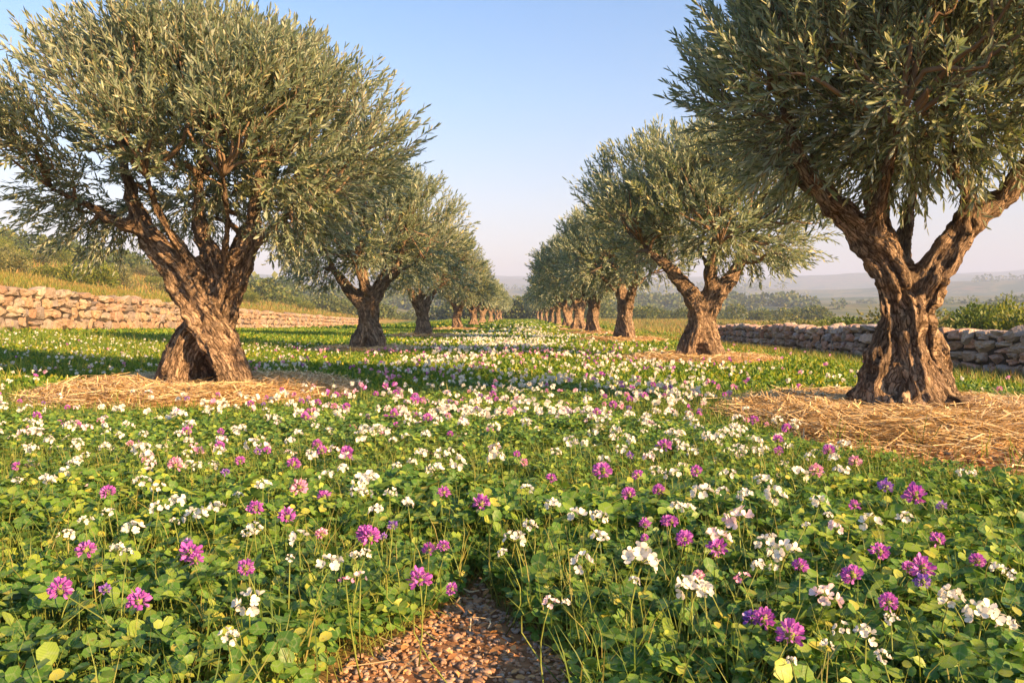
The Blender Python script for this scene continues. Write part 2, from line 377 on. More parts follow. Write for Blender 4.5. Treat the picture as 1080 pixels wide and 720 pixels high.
# ------------------------------------------------------------------ olive trees
SK = {}
SK['A'] = dict(trunk=[
    [(.46, -.12, -.15, .30), (.40, -.10, .25, .30), (.20, -.08, .72, .31), (-.06, -.05, 1.15, .29), (-.32, -.05, 1.6, .25), (-.62, -.05, 1.95, .20), (-.86, 0, 2.3, .14), (-1.02, .08, 2.9, .08), (-1.1, .2, 3.5, .04)],
    [(-.48, .0, -.15, .34), (-.38, .02, .2, .30), (-.20, .05, .6, .29), (.02, .1, .98, .25), (.13, .06, 1.35, .23), (.12, .05, 1.75, .20), (-.06, .1, 2.15, .14), (-.12, .2, 2.7, .10), (0, .3, 3.4, .05)],
    [(.50, .22, -.1, .2), (.34, .16, .4, .2), (.24, .1, .85, .2), (.30, .05, 1.2, .20), (.42, .0, 1.52, .21), (.62, -.05, 1.85, .17), (.70, 0, 2.35, .12), (.82, .1, 3.1, .06)],
    [(.0, .35, -.1, .26), (.05, .22, .4, .24), (.1, .15, .9, .22), (.15, .35, 1.5, .16), (.25, .8, 2.1, .10), (.4, 1.2, 2.7, .06)]],
  limbs=[
    [(-.62, -.05, 1.95, .14), (-1.15, -.15, 2.25, .10), (-1.8, -.3, 2.6, .05)],
    [(.55, -.05, 1.75, .12), (1.05, -.12, 2.15, .08), (1.7, -.2, 2.6, .04)],
    [(.0, -.05, 1.5, .14), (-.25, -.5, 2.1, .09), (-.25, -1.15, 2.75, .05)],
    [(.35, -.1, 1.5, .10), (.6, -.7, 2.1, .07), (.75, -1.3, 2.7, .04)]],
  knobs=[(.4, -.05, 1.52, .17), (-.32, -.2, .1, .16), (.1, -.3, .05, .12)], hole=(.12, -.42, .02, .17, .36))
SK['B'] = dict(trunk=[
    [(-.36, -.05, -.15, .28), (-.26, -.02, .2, .24), (-.12, 0, .62, .19), (-.11, 0, 1.05, .19), (-.2, 0, 1.4, .20), (-.38, 0, 1.68, .19), (-.62, -.05, 1.93, .15), (-.88, -.1, 2.16, .12), (-1.12, -.1, 2.5, .09), (-1.25, 0, 3.1, .06)],
    [(.38, -.08, -.15, .28), (.24, -.05, .2, .24), (.10, -.02, .62, .19), (.10, 0, 1.0, .20), (.2, 0, 1.32, .20), (.38, 0, 1.6, .19), (.58, 0, 1.86, .16), (.82, 0, 2.05, .14), (1.15, .05, 2.3, .14), (1.5, .1, 2.75, .09), (1.7, .2, 3.4, .05)],
    [(.02, -.36, -.15, .2), (0, -.24, .2, .19), (-.03, -.12, .62, .17), (0, -.02, 1.1, .19), (-.10, .15, 1.5, .16), (-.2, .25, 2.0, .13), (-.25, .3, 2.7, .09), (-.1, .4, 3.5, .05)],
    [(.05, .4, -.1, .24), (0, .22, .4, .2), (0, .15, 1.0, .18), (.15, .5, 1.6, .13), (.45, .9, 2.2, .10), (.6, 1.2, 2.8, .06)],
    [(.55, .05, -.1, .15), (.38, .05, .3, .16), (.2, 0, .8, .15)], [(-.55, .05, -.1, .15), (-.36, .05, .35, .16), (-.2, 0, .9, .12)]],
  limbs=[
    [(.52, -.05, 1.85, .15), (.45, -.2, 2.15, .11), (.2, -.35, 2.45, .08), (.1, -.45, 2.95, .05)],
    [(.85, 0, 2.1, .12), (.95, -.4, 2.5, .08), (1.1, -1.0, 2.9, .05)],
    [(-.35, -.05, 1.75, .12), (-.5, -.6, 2.2, .08), (-.6, -1.1, 2.7, .05)],
    [(-.62, 0, 1.97, .12), (-.9, .5, 2.4, .08), (-1.2, 1.0, 2.8, .04)]],
  knobs=[(-.25, -.35, .12, .18), (.42, -.22, .1, .16), (.1, -.42, .02, .17), (.2, -.2, 1.3, .1)], hole=None)
SK['A']['slim'] = .85; SK['B']['slim'] = .90
SK['C'] = dict(slim=.92, trunk=[
    [(-.32, 0, -.15, .32), (-.22, 0, .3, .27), (-.08, 0, .8, .24), (-.12, 0, 1.2, .25), (-.38, 0, 1.55, .20), (-.7, -.05, 1.95, .15), (-.98, 0, 2.3, .11), (-1.2, .1, 2.9, .06)],
    [(.32, -.05, -.15, .32), (.2, -.03, .3, .28), (.08, 0, .8, .25), (.1, 0, 1.2, .24), (.28, 0, 1.6, .19), (.55, .05, 1.95, .15), (.8, .1, 2.35, .11), (1.0, .1, 3.0, .06)],
    [(.0, .28, -.15, .3), (0, .15, .4, .26), (.02, .08, 1.0, .24), (-.02, .05, 1.55, .18), (-.12, 0, 2.1, .13), (-.15, .1, 2.8, .08), (0, .1, 3.4, .05)]],
  limbs=[
    [(.05, 0, 1.4, .14), (.2, .5, 1.95, .10), (.4, 1.1, 2.5, .05)],
    [(.0, 0, 1.4, .13), (-.1, -.5, 1.95, .09), (-.2, -1.1, 2.5, .05)],
    [(.5, 0, 1.9, .1), (1.0, -.3, 2.2, .07), (1.6, -.4, 2.5, .04)]],
  knobs=[(-.25, -.25, .05, .17), (.2, -.28, .05, .15)], hole=None)
SK['D'] = dict(slim=.95, trunk=[
    [(-.36, 0, -.15, .3), (-.2, 0, .35, .27), (-.02, 0, .8, .24), (-.1, -.02, 1.2, .23), (-.35, -.05, 1.6, .19), (-.68, -.05, 1.98, .14), (-.95, 0, 2.2, .10), (-1.3, .1, 2.6, .05)],
    [(.34, -.05, -.15, .3), (.24, 0, .35, .26), (.14, 0, .85, .24), (.24, 0, 1.2, .23), (.42, 0, 1.5, .2), (.72, 0, 1.78, .16), (.92, 0, 2.2, .11), (1.1, .1, 2.9, .06)],
    [(0, .3, -.15, .28), (.05, .15, .4, .25), (.12, .05, 1.0, .22), (.24, .05, 1.5, .18), (.24, .05, 2.0, .15), (.3, .1, 2.7, .09), (.2, .1, 3.4, .05)]],
  limbs=[
    [(.3, 0, 1.5, .12), (.3, .5, 2.0, .09), (.2, 1.1, 2.5, .05)],
    [(.2, 0, 1.5, .12), (.1, -.5, 2.0, .09), (.2, -1.1, 2.5, .05)],
    [(-.5, 0, 1.8, .1), (-.7, .5, 2.3, .07), (-.9, 1., 2.8, .04)]],
  knobs=[(.3, -.2, .08, .16), (-.3, -.2, .05, .14)], hole=None)

def make_trunk(key, sk, voxel, seed):
    mb = MB(); chains = [smooth_chain([(a_, b_, c_, d_*sk.get('slim', 1)) for a_, b_, c_, d_ in c], 5) for c in sk['trunk']+sk['limbs']]
    rs = np.random.default_rng(seed)
    for ci, c in enumerate(chains):
        ph = rs.uniform(0, 6.28, 4); wob = (rs.random((len(c), 3))-.5)*.05*np.minimum(1, c[:, 3:4]/.1)
        def prof(t, k, ph=ph, c=c):
            zz = c[np.clip(k, 0, len(c)-1), 2]
            return 1+.13*np.sin(3*t+ph[0]+zz*2.1)+.09*np.sin(5*t+ph[1]+zz*2.8)+.05*np.sin(8*t+ph[2]+zz*3)
        tube(mb, c[:, :3]+wob, c[:, 3], 20, prof=prof)
    for kx, ky, kz, kr in sk['knobs']:
        u, v = np.meshgrid(np.linspace(.05, math.pi-.05, 8), np.arange(12)/12*2*math.pi, indexing='ij')
        P = np.stack([kx+kr*np.sin(u)*np.cos(v), ky+kr*np.sin(u)*np.sin(v), kz+kr*.9*np.cos(u)], -1).reshape(-1, 3)
        ii = np.arange(7)[:, None]*12; jj = np.arange(12)[None]; k2 = (jj+1) % 12
        mb.add(P, [np.stack([ii+jj, ii+12+jj, ii+12+k2, ii+k2], -1).reshape(-1, 4), np.arange(12)[None], (np.arange(12)[::-1]+84)[None]])
    me = mb.mesh('tmp', M['bark']); ob = link('tmp', me)
    md = ob.modifiers.new('r', 'REMESH'); md.mode = 'VOXEL'; md.voxel_size = voxel; md.use_smooth_shade = True
    sm = ob.modifiers.new('s', 'SMOOTH'); sm.iterations = 2; sm.factor = .5
    dg = bpy.context.evaluated_depsgraph_get(); me2 = bpy.data.meshes.new_from_object(ob.evaluated_get(dg))
    bpy.data.objects.remove(ob)
    n = len(me2.vertices); V = np.empty(n*3, np.float32); me2.vertices.foreach_get('co', V); V = V.reshape(-1, 3).astype(float)
    Nn = np.empty(n*3, np.float32); me2.vertices.foreach_get('normal', Nn); Nn = Nn.reshape(-1, 3).astype(float)
    # bark coordinates along the nearest chain
    best = np.full(n, 1e9); B = np.zeros((n, 3))
    for c in chains:
        P = c[:, :3]; s = np.concatenate([[0], np.cumsum(np.linalg.norm(np.diff(P, axis=0), axis=1))])
        for a_ in range(len(P)-1):
            d = P[a_+1]-P[a_]; L2 = d@d; t = np.clip(((V-P[a_])@d)/L2, 0, 1); Q = P[a_]+t[:, None]*d
            rr = c[a_, 3]*(1-t)+c[a_+1, 3]*t; dist = np.linalg.norm(V-Q, axis=1)/rr
            m = dist < best; best[m] = dist[m]
            along = s[a_]+t*math.sqrt(L2); rel = V-Q; dd = unit(d)
            ref = unit(np.cross(dd, [0, 1, 0.1])); r2 = np.cross(dd, ref)
            phi = np.arctan2(rel@r2, rel@ref)+along*.75
            B[m] = np.stack([np.cos(phi)*np.maximum(rr, .08)*2.2, np.sin(phi)*np.maximum(rr, .08)*2.2, along*.55], 1)[m]
    B[:, 2] += 0
    rad = np.clip(.32-.05*np.maximum(V[:, 2]-1, 0)*2, .12, .32)/.32
    g1 = 1-2*np.abs(fbm(B*np.array([3.2, 3.2, 1.6]), 2, seed)); g2 = 1-2*np.abs(fbm(B*np.array([8., 8., 4.5]), 2, seed+5)); g3 = vnoise(V*14, seed+9)
    g4 = vnoise(V*6, seed+12); cr = np.exp(-(fbm(B*np.array([4.2, 4.2, 1.5])+7, 2, seed+21)/.055)**2); V += Nn*((-.05*cr-.045*np.clip(g1, -1, 1)**3-.032*g2+.016*g3+.022*g4)*rad)[:, None]
    if sk['hole']:
        hx, hy, hz, hw, hh = sk['hole']
        d = np.sqrt(((V[:, 0]-hx)/hw)**2+((V[:, 2]-hz)/hh)**2); m = (V[:, 1] < .1)
        V[:, 1] += np.where(m, .30*(1-sstep(.45, 1.1, d)), 0)
    me2.vertices.foreach_set('co', V.astype(np.float32).ravel())
    at = me2.attributes.new('bark', 'FLOAT_VECTOR', 'POINT'); at.data.foreach_set('vector', B.astype(np.float32).ravel())
    me2.materials.clear(); me2.materials.append(M['bark']); me2.name = 'trunk'
    me2.polygons.foreach_set('use_smooth', np.full(len(me2.polygons), True)); me2.update()
    return me2, chains

LEAF_T = np.array([(0, 0, 0), (.3, .42, .10), (.68, .40, .08), (1, 0, -.03), (.68, -.40, .08), (.3, -.42, .10)])
LEAF_F = np.array([(0, 3, 2, 1), (0, 5, 4, 3)])
DIA_T = np.array([(0, 0, 0), (.5, .5, .1), (1, 0, 0), (.5, -.5, .1)]); DIA_F = np.array([(0, 3, 2, 1)])

def frames(D, rs):
    """random unit side/normal vectors for directions D"""
    ref = unit(rs.normal(size=D.shape)); S = unit(np.cross(D, ref)); return S, np.cross(D, S)

def envelope(dirs, prm, seed):
    """crown surface distance for unit directions"""
    rx, ry, rt, rb = prm
    up = dirs[:, 2] > 0
    k = np.sqrt((dirs[:, 0]/rx)**2+(dirs[:, 1]/ry)**2+(dirs[:, 2]/np.where(up, rt, rb))**2)
    return (1/k)*(1+.20*fbm(dirs*2.2+seed, 2, seed)+.07*vnoise(dirs*6+seed, seed+3))

def make_crown(seed, prm, center, chains, ncl, nspray, leaf_len, per, far=False):
    rs = np.random.default_rng(seed); mb = MB(); mbB = MB()
    ctr = np.array(center)
    # cluster centres spread quasi-uniformly through the crown
    k = np.arange(ncl)+.5; zc = 1-2*k/ncl; ph = k*2.39996+seed
    D = np.stack([np.sqrt(1-zc**2)*np.cos(ph), np.sqrt(1-zc**2)*np.sin(ph), zc], 1); D = unit(D+rs.normal(size=D.shape)*.12)
    E = envelope(D, prm, seed); fr = np.where(rs.random(ncl) < .68, rs.uniform(.68, .86, ncl), rs.uniform(.3, .62, ncl))
    # keep the open bowl over the trunk free
    Cc = ctr+D*(E*fr)[:, None]
    low = ((Cc[:, 2] < 2.55) & (np.hypot(Cc[:, 0], Cc[:, 1]*.8) < 1.3)) | ((Cc[:, 1] < 0) & (Cc[:, 2] < 2.5) & (np.abs(Cc[:, 0]) < 1.15))
    if center[0] > .15 and not far: low |= (Cc[:, 1] < .2) & (Cc[:, 2] < 2.8) & (np.abs(Cc[:, 0]) < 1.25)
    if .11 < center[0] < .15: low |= (Cc[:, 0] > .5) & (Cc[:, 2] < 2.75) & (np.abs(Cc[:, 1]) < 1.5)
    keep = ~low; Cc, D = Cc[keep], D[keep]; ncl = len(Cc)
    # branches from limb ends / limb points to clusters
    LP = np.concatenate([c[c[:, 2] > 1.75][::2] for c in chains if (c[:, 2] > 1.75).any()])
    for ci in range(ncl):
        t = Cc[ci]; d = np.linalg.norm((LP[:, :3]-t)*[1, 1, 1.15], axis=1)+np.where(LP[:, 2] > t[2]+.3, 1.0, 0); q = LP[np.argmin(d+rs.random(len(d))*.25)]
        L = np.linalg.norm(t-q[:3]); mid1 = q[:3]+(t-q[:3])*.35+rs.normal(size=3)*.07*L+[0, 0, .06*L]; mid2 = q[:3]+(t-q[:3])*.7+rs.normal(size=3)*.07*L
        r0 = min(.05, max(q[3]*.6, .02)); ch = smooth_chain([(*q[:3], r0), (*mid1, r0*.75), (*mid2, r0*.5), (*t, r0*.28)], 3)
        tube(mbB, ch[:, :3], ch[:, 3], 5 if not far else 4)
    # sprays
    cid = np.repeat(np.arange(ncl), nspray); n = len(cid)
    off = rs.normal(size=(n, 3)); off = unit(off)*(rs.random((n, 1))**.5)*.44*np.array([1, 1, .8])
    O = Cc[cid]+off
    out = unit(O-ctr); w = rs.random((n, 1))
    lowk = sstep(0.1, -.7, (O[:, 2:3]-ctr[2])/prm[3])
    Dr = unit(out*(.45+.5*w)+np.array([0, 0, 1])*(.75-1.0*lowk+.15*w)+unit(off)*.35+rs.normal(size=(n, 3))*.28)
    # trim where a spray would leave the envelope by far
    Ls = rs.uniform(.30, .62, n); tip = O+Dr*Ls[:, None]; rel = tip-ctr; dist = np.linalg.norm(rel, axis=1); En = envelope(unit(rel), prm, seed)
    over = np.maximum(dist-En*1.06, 0); O = O-unit(rel)*over[:, None]
    bend = rs.normal(size=(n, 3))*.05+np.array([0, 0, 1])*(.05-.14*lowk)
    if not far:
        # twig stems as thin 3-sided tubes of 3 rings
        S, W = frames(Dr, rs); tt = np.array([0, .5, 1.]); rr_ = np.array([.006, .004, .002]); V = []
        for q in range(3):
            c = O+Dr*(Ls*tt[q])[:, None]+bend*tt[q]**2
            for an in (0, 2.09, 4.19): V.append(c+(S*math.cos(an)+W*math.sin(an))*rr_[q])
        V = np.stack(V, 1); Fq = np.array([(a_+b_, a_+(b_+1) % 3, a_+3+(b_+1) % 3, a_+3+b_) for a_ in (0, 3) for b_ in range(3)])
        mb.add(V.reshape(-1, 3), (Fq[None]+(np.arange(n)*9)[:, None, None]).reshape(-1, 4), 1)
    m = per
    t = np.tile((np.arange(m)+.5)/m, n)*.95+.06; sid = np.repeat(np.arange(n), m)
    B = O[sid]+Dr[sid]*(Ls[sid]*t)[:, None]+bend[sid]*(t**2)[:, None]
    S, W = frames(Dr, rs); az = np.tile(np.arange(m)*math.pi/2*1.07+np.where(np.arange(m) % 2, math.pi*.9, 0), n)+rs.normal(size=n*m)*.4
    side = S[sid]*np.cos(az)[:, None]+W[sid]*np.sin(az)[:, None]
    op = rs.uniform(.45, 1.0, (n*m, 1))*np.where(t > .9, .35, 1.)[:, None]
    U = unit(Dr[sid]+side*op+rs.normal(size=(n*m, 3))*.12)
    NN = unit(np.cross(U, np.cross(Dr[sid], U)+1e-6)); SS = np.cross(U, NN)
    tw = rs.normal(size=(n*m, 1))*.5; NN2 = NN*np.cos(tw)+SS*np.sin(tw); SS2 = np.cross(NN2, U)
    L = leaf_len*rs.uniform(.7, 1.2, (n*m, 1)); Wd = L*rs.uniform(.19, .27, (n*m, 1))*(1.0 if not far else 1.5)
    if far: mb.inst(DIA_T, DIA_F, B, U*L, SS2*Wd*1.15, NN2*L*.15)
    else: mb.inst(LEAF_T, LEAF_F, B, U*L, SS2*Wd, NN2*Wd*.8)
    return mb.mesh('crown', [M['olive'], M['twig']], smooth=False), mbB.mesh('branches', M['bark'])

def tree_meshes(key, seed, prm, center, voxel, ncl, nspray, leaf_len, per, far=False):
    tr, ch = make_trunk(key, SK[key], voxel, seed)
    cr, br = make_crown(seed, prm, center, ch, ncl, nspray, leaf_len, per, far)
    return tr, br, cr
TM = {
 'A': tree_meshes('A', 11, (2.70, 2.5, 1.45, 1.65), (.18, 0, 3.2), .03, 190, 30, .105, 22),
 'B': tree_meshes('B', 12, (2.25, 2.3, 2.25, 1.2), (.12, -.1, 3.15), .03, 195, 30, .105, 22),
 'C': tree_meshes('C', 13, (2.85, 2.7, 1.75, 1.55), (.05, 0, 3.2), .045, 150, 22, .14, 18),
 'D': tree_meshes('D', 14, (2.95, 2.7, 1.8, 1.4), (.1, 0, 3.05), .045, 150, 22, .14, 18),
 'E': tree_meshes('C', 15, (2.8, 2.7, 1.8, 1.4), (0, 0, 3.1), .07, 110, 15, .20, 12, True),
 'F': tree_meshes('D', 16, (2.75, 2.8, 1.75, 1.4), (0, 0, 3.1), .07, 110, 15, .20, 12, True)}
ORD = ['nearest', 'second', 'third', 'fourth', 'fifth', 'sixth', 'seventh', 'eighth', 'ninth', 'tenth', 'eleventh']
def place_tree(x, y, key, rz, s, label):
    z = float(ground(x, y)[0])+(.05 if y < 60 else .03)
    t = link('olive_tree', None, loc=(x, y, z)); t.rotation_euler[2] = rz; t.scale = (s, s, s)
    tag(t, label, 'olive tree', 'olive trees planted in two rows')
    tr, br, cr = TM[key]
    link('trunk', tr, t); link('branches', br, t); link('crown', cr, t)
    return t
place_tree(AX, AY, 'A', 0, .97, 'large olive tree with a hollow, twisting trunk leaning left, nearest in the left row')
place_tree(BX, BY, 'B', 0, .98, 'largest olive tree, thick furrowed trunk forking in a V, nearest in the right row')
place_tree(LX, 21.8, 'C', 0, 1.0, 'second olive tree of the left row, rounded crown above a stout forked trunk')
place_tree(RX, 17.2, 'D', 0, 1.0, 'second olive tree of the right row, wide crown over trunk lit orange on one side')
for side, ys, X0 in (('left', LEFT, LX), ('right', RIGHT, RX)):
    for q, y in enumerate(ys[2:]):
        key = ('D', 'C')[q % 2] if q < 2 else ('E', 'F')[q % 2]
        s = random.uniform(1.06, 1.18) if side == 'right' else random.uniform(.98, 1.08)
        place_tree(X0+random.uniform(-.15, .15), y, key, random.uniform(0, 6.28), s,
                   '%s olive tree from the camera in the %s row, with a grey-green crown' % (ORD[q+2], side))

# ------------------------------------------------------------------ straw mulch rings
def ribbon(mb, O, D, L, W, rs, mat=0, bend=.15, segs=3):
    """bent flat strands"""
    n = len(O); up = np.tile([0, 0, 1.], (n, 1)); S = unit(np.cross(D, up)+rs.normal(size=(n, 3))*.25); B = rs.normal(size=(n, 3))*[1, 1, .5]*(L*bend)[:, None]
    V = []
    for q in range(segs):
        t = q/(segs-1); c = O+D*(L*(t-.5))[:, None]+B*(4*t*(1-t))
        V += [c-S*W[:, None]/2, c+S*W[:, None]/2]
    V = np.stack(V, 1); k = segs*2; Fq = np.array([(2*a_, 2*a_+1, 2*a_+3, 2*a_+2) for a_ in range(segs-1)])
    mb.add(V.reshape(-1, 3), (Fq[None]+(np.arange(n)*k)[:, None, None]).reshape(-1, 4), mat)

def mulch(x, y, rr, n, w, label, detail=1):
    rs = np.random.default_rng(int(abs(x)*10+y*7)); gz = float(ground(x, y)[0]); mb = MB()
    nr, nt_ = (26, 72) if detail else (10, 28)
    rad = np.linspace(0, 1.0, nr); th = np.arange(nt_)/nt_*2*math.pi; Rg, Tg = np.meshgrid(rad, th, indexing='ij')
    edge = rr*(1+.07*fbm(np.stack([np.cos(Tg.ravel())*1.5, np.sin(Tg.ravel())*1.5, np.zeros(Tg.size)+x], 1), 2, 4)).reshape(Tg.shape)
    px, py = Rg*edge*np.cos(Tg), Rg*edge*np.sin(Tg)
    def hgt(px, py, rn): return (.19 if detail else .24)*np.clip(1-rn**3.2, 0, 1)*(1-.6*np.exp(-(rn*2.0)**2))+.02*fbm(np.stack([px*5, py*5, px*0], -1).reshape(-1, 3), 2, 6).reshape(np.shape(px))-.03*sstep(.93, 1, rn)
    pz = hgt(px, py, Rg)
    V = np.stack([px, py, pz], -1).reshape(-1, 3)
    ii = np.arange(nr-1)[:, None]*nt_; jj = np.arange(nt_)[None]; j2_ = (jj+1) % nt_
    mb.add(V, np.stack([ii+jj, ii+nt_+jj, ii+nt_+j2_, ii+j2_], -1).reshape(-1, 4), 0)
    q = np.sqrt(rs.uniform(.03, 1.06, n)); ta = rs.uniform(0, 2*math.pi, n); ox, oy = q*rr*np.cos(ta), q*rr*np.sin(ta)
    rn = np.clip(q, 0, 1); oz = hgt(ox, oy, rn)+rs.random(n)**2*.05+.004
    dirn = ta+math.pi/2+rs.normal(size=n)*.75; D = np.stack([np.cos(dirn), np.sin(dirn), rs.normal(size=n)*.16-.0], 1)
    ribbon(mb, np.stack([ox, oy, oz], 1), unit(D), rs.uniform(.14, .50, n)*(1 if detail else 1.3), rs.uniform(.6, 1.3, n)*w, rs, 1)
    o = mb.build('straw_mulch', [M['mound'], M['straw']]); o.location = (x, y, gz+.01)
    tag(o, label, 'mulch', 'straw mulch rings round the olive trees')
for q, y in enumerate(LEFT[:6]):
    mulch(AX if q == 0 else LX, AY if q == 0 else y, MULCH_R if q == 0 else MULCH_R*.86, [9000, 2600, 900, 400, 250, 200][q], [.011, .018, .03, .045, .06, .07][q],
          ['golden straw mulch ring round the foot of the nearest left-row olive tree', 'straw mulch ring under the second olive tree of the left row',
           'straw mulch ring under the third olive tree of the left row', 'thin straw mulch ring under the fourth olive tree of the left row', 'thin straw mulch ring under the fifth olive tree of the left row', 'thin straw mulch ring under the sixth olive tree of the left row'][q], q < 2)
for q, y in enumerate(RIGHT[:6]):
    mulch(BX if q == 0 else RX, BY if q == 0 else y, 1.85 if q == 0 else MULCH_R*.86, [10000, 3200, 1100, 500, 300, 250][q], [.010, .016, .026, .04, .05, .06][q],
          ['thick golden straw mulch ring round the foot of the largest, nearest right olive tree', 'straw mulch ring under the second olive tree of the right row',
           'straw mulch ring under the third olive tree of the right row', 'thin straw mulch ring under the fourth olive tree of the right row', 'thin straw mulch ring under the fifth olive tree of the right row', 'thin straw mulch ring under the sixth olive tree of the right row'][q], q < 2)

# ------------------------------------------------------------------ dry stone walls
def cube_template(n):
    P = []; idx = {}; Fc = []
    def vid(p):
        k = tuple(np.round(p, 4))
        if k not in idx: idx[k] = len(P); P.append(p)
        return idx[k]
    g = np.linspace(-1, 1, n+1)
    for ax in range(3):
        for sg in (-1, 1):
            for a_ in range(n):
                for b_ in range(n):
                    q = []
                    for (da, db) in ((0, 0), (1, 0), (1, 1), (0, 1)):
                        p = np.zeros(3); p[ax] = sg; p[(ax+1) % 3] = g[a_+da]; p[(ax+2) % 3] = g[b_+db]; q.append(vid(p))
                    Fc.append(q if sg > 0 else q[::-1])
    P = np.array(P); S = np.array(Fc)
    return P, S
CT, CF = cube_template(4); CT2, CF2 = cube_template(3); CT5, CF5 = cube_template(6)
def stones(mb, C, dims, yaw, rs, T=CT, Fq=CF, p=3.2, mat=0, amp=.11):
    """irregular rounded blocks; C centres, dims half sizes"""
    n = len(C); nrm = (np.abs(T)**p).sum(1)**(1/p); B = T/nrm[:, None]
    k = len(T); sd_ = rs.uniform(0, 100, (n, 1, 3)); P = np.repeat(B[None], n, 0)
    ns = np.stack([fbm((P*1.5+sd_).reshape(-1, 3), 2, 3+a_).reshape(n, k) for a_ in range(3)], -1)
    # skew and cut to make blocky random shapes
    P = P*(1+rs.uniform(-.20, .20, (n, 1, 3))*np.roll(P, 1, axis=2))+ns*amp*1.6
    for _c in range(5):      # split and knocked-off faces
        cut = unit(rs.normal(size=(n, 1, 3))); dd = (P*cut).sum(-1, keepdims=True)-rs.uniform(.78, 1.12, (n, 1, 1)); P = P-cut*np.maximum(dd, 0)
    P = P*dims[:, None, :]
    tilt = rs.normal(size=(n, 1))*.09; x = P[..., 0]*np.cos(tilt)-P[..., 2]*np.sin(tilt); z = P[..., 0]*np.sin(tilt)+P[..., 2]*np.cos(tilt)
    cs, sn = np.cos(yaw)[:, None], np.sin(yaw)[:, None]; y = P[..., 1]
    Q = np.stack([x*cs-y*sn, x*sn+y*cs, z], -1)+C[:, None, :]
    mb.add(Q.reshape(-1, 3), (Fq[None]+(np.arange(n)*k)[:, None, None]).reshape(-1, 4), mat)

def stone_wall(fx, fb, y0, y1, H, courses, wmin, wmax, seed, label, face, sm='stone'):
    rs = np.random.default_rng(seed); mb = MB(); ys = np.linspace(y0, y1, 400); xs = fx(ys)
    s = np.concatenate([[0], np.cumsum(np.hypot(np.diff(xs), np.diff(ys)))]); tot = s[-1]
    hs = rs.uniform(.8, 1.2, courses); hs[0] *= 1.15; hs = hs/hs.sum()*H; zb = np.concatenate([[0], np.cumsum(hs)])
    C = []; Dm = []; Yw = []
    for c in range(courses):
        t = rs.uniform(-.3, 0)
        while t < tot:
            w = rs.uniform(wmin, wmax)*(1.15 if c == 0 else 1)
            tm = t+w/2; yy = np.interp(tm, s, ys); xx = np.interp(tm, s, xs); yaw = math.atan2(np.interp(min(tm+.3, tot), s, ys)-np.interp(max(tm-.3, 0), s, ys), np.interp(min(tm+.3, tot), s, xs)-np.interp(max(tm-.3, 0), s, xs))
            hh = hs[c]*rs.uniform(.80, 1.10); zz = float(fb(yy))+zb[c]+hs[c]/2+.05*math.sin(yy*.9)*c/courses+rs.normal()*.015
            if c == courses-1: hh *= rs.uniform(.75, 1.25)
            if rs.random() < .09 and c < courses-1:      # two flat stones instead of one
                for sg in (-1, 1): C.append((xx+face*rs.uniform(-.03, .04), yy, zz+sg*hh*.25)); Dm.append((w*.52, .26, hh*.27)); Yw.append(yaw)
            else: C.append((xx+face*rs.uniform(-.05, .06), yy, zz)); Dm.append((w*.50, .27, hh*.52)); Yw.append(yaw)
            t += w
    stones(mb, np.array(C), np.array(Dm), np.array(Yw), rs, CT5, CF5, p=5.5, amp=.20)
    # small chinking stones wedged in the joints
    n = int(tot*4); tt = rs.uniform(0, tot, n); yy = np.interp(tt, s, ys); xx = np.interp(tt, s, xs); zz = fb(yy)+rs.uniform(.1, H-.1, n)
    stones(mb, np.stack([xx+face*.2, yy, zz], 1), rs.uniform(.04, .09, (n, 3)), rs.uniform(1.2, 1.9, n), rs, CT2, CF2)
    # packed rubble heart of the wall
    k = 160; yk = np.linspace(y0, y1, k); xk = fx(yk); zk = fb(yk); P = []
    for a_, b_, h_ in ((-.17, 0, -.3), (.17, 0, -.3), (.17, 0, H-.12), (-.17, 0, H-.12)): P.append(np.stack([xk+a_, yk, zk+h_], 1))
    P = np.stack(P, 1).reshape(-1, 3); i_ = np.arange(k-1)[:, None]*4; j_ = np.arange(4)[None]; jj = (j_+1) % 4
    mb.add(P, np.stack([i_+j_, i_+jj, i_+4+jj, i_+4+j_], -1).reshape(-1, 4), 1)
    o = mb.build('stone_wall', [M[sm], M['core']], smooth=False); tag(o, label, 'stone wall')
stone_wall(wall_left_x, wall_left_base, 12, 128, 1.48, 4, .32, .92, 5, 'long dry stone retaining wall glowing warm in the sun below the dry grass slope', 1)
stone_wall(wall_right_x, wall_right_base, 7, 46, 1.06, 4, .24, .66, 6, 'low dry stone wall in shade behind the right row of olive trees', -1, 'stone_pale')

# ------------------------------------------------------------------ ground cover (clover, meadow, grass)
def petio(mb, A, B, r, rs, mat):
    """thin 3-sided stalks from A to B"""
    n = len(A); D = unit(B-A); S, W = frames(D, rs); mid = (A+B)/2+rs.normal(size=(n, 3))*.012; V = []
    for c, rr in ((A, r), (mid, r*.9), (B, r*.7)):
        for an in (0, 2.09, 4.19): V.append(c+(S*math.cos(an)+W*math.sin(an))*rr)
    V = np.stack(V, 1); Fq = np.array([(a_+b_, a_+(b_+1) % 3, a_+3+(b_+1) % 3, a_+3+b_) for a_ in (0, 3) for b_ in range(3)])
    mb.add(V.reshape(-1, 3), (Fq[None]+(np.arange(n)*9)[:, None, None]).reshape(-1, 4), mat)

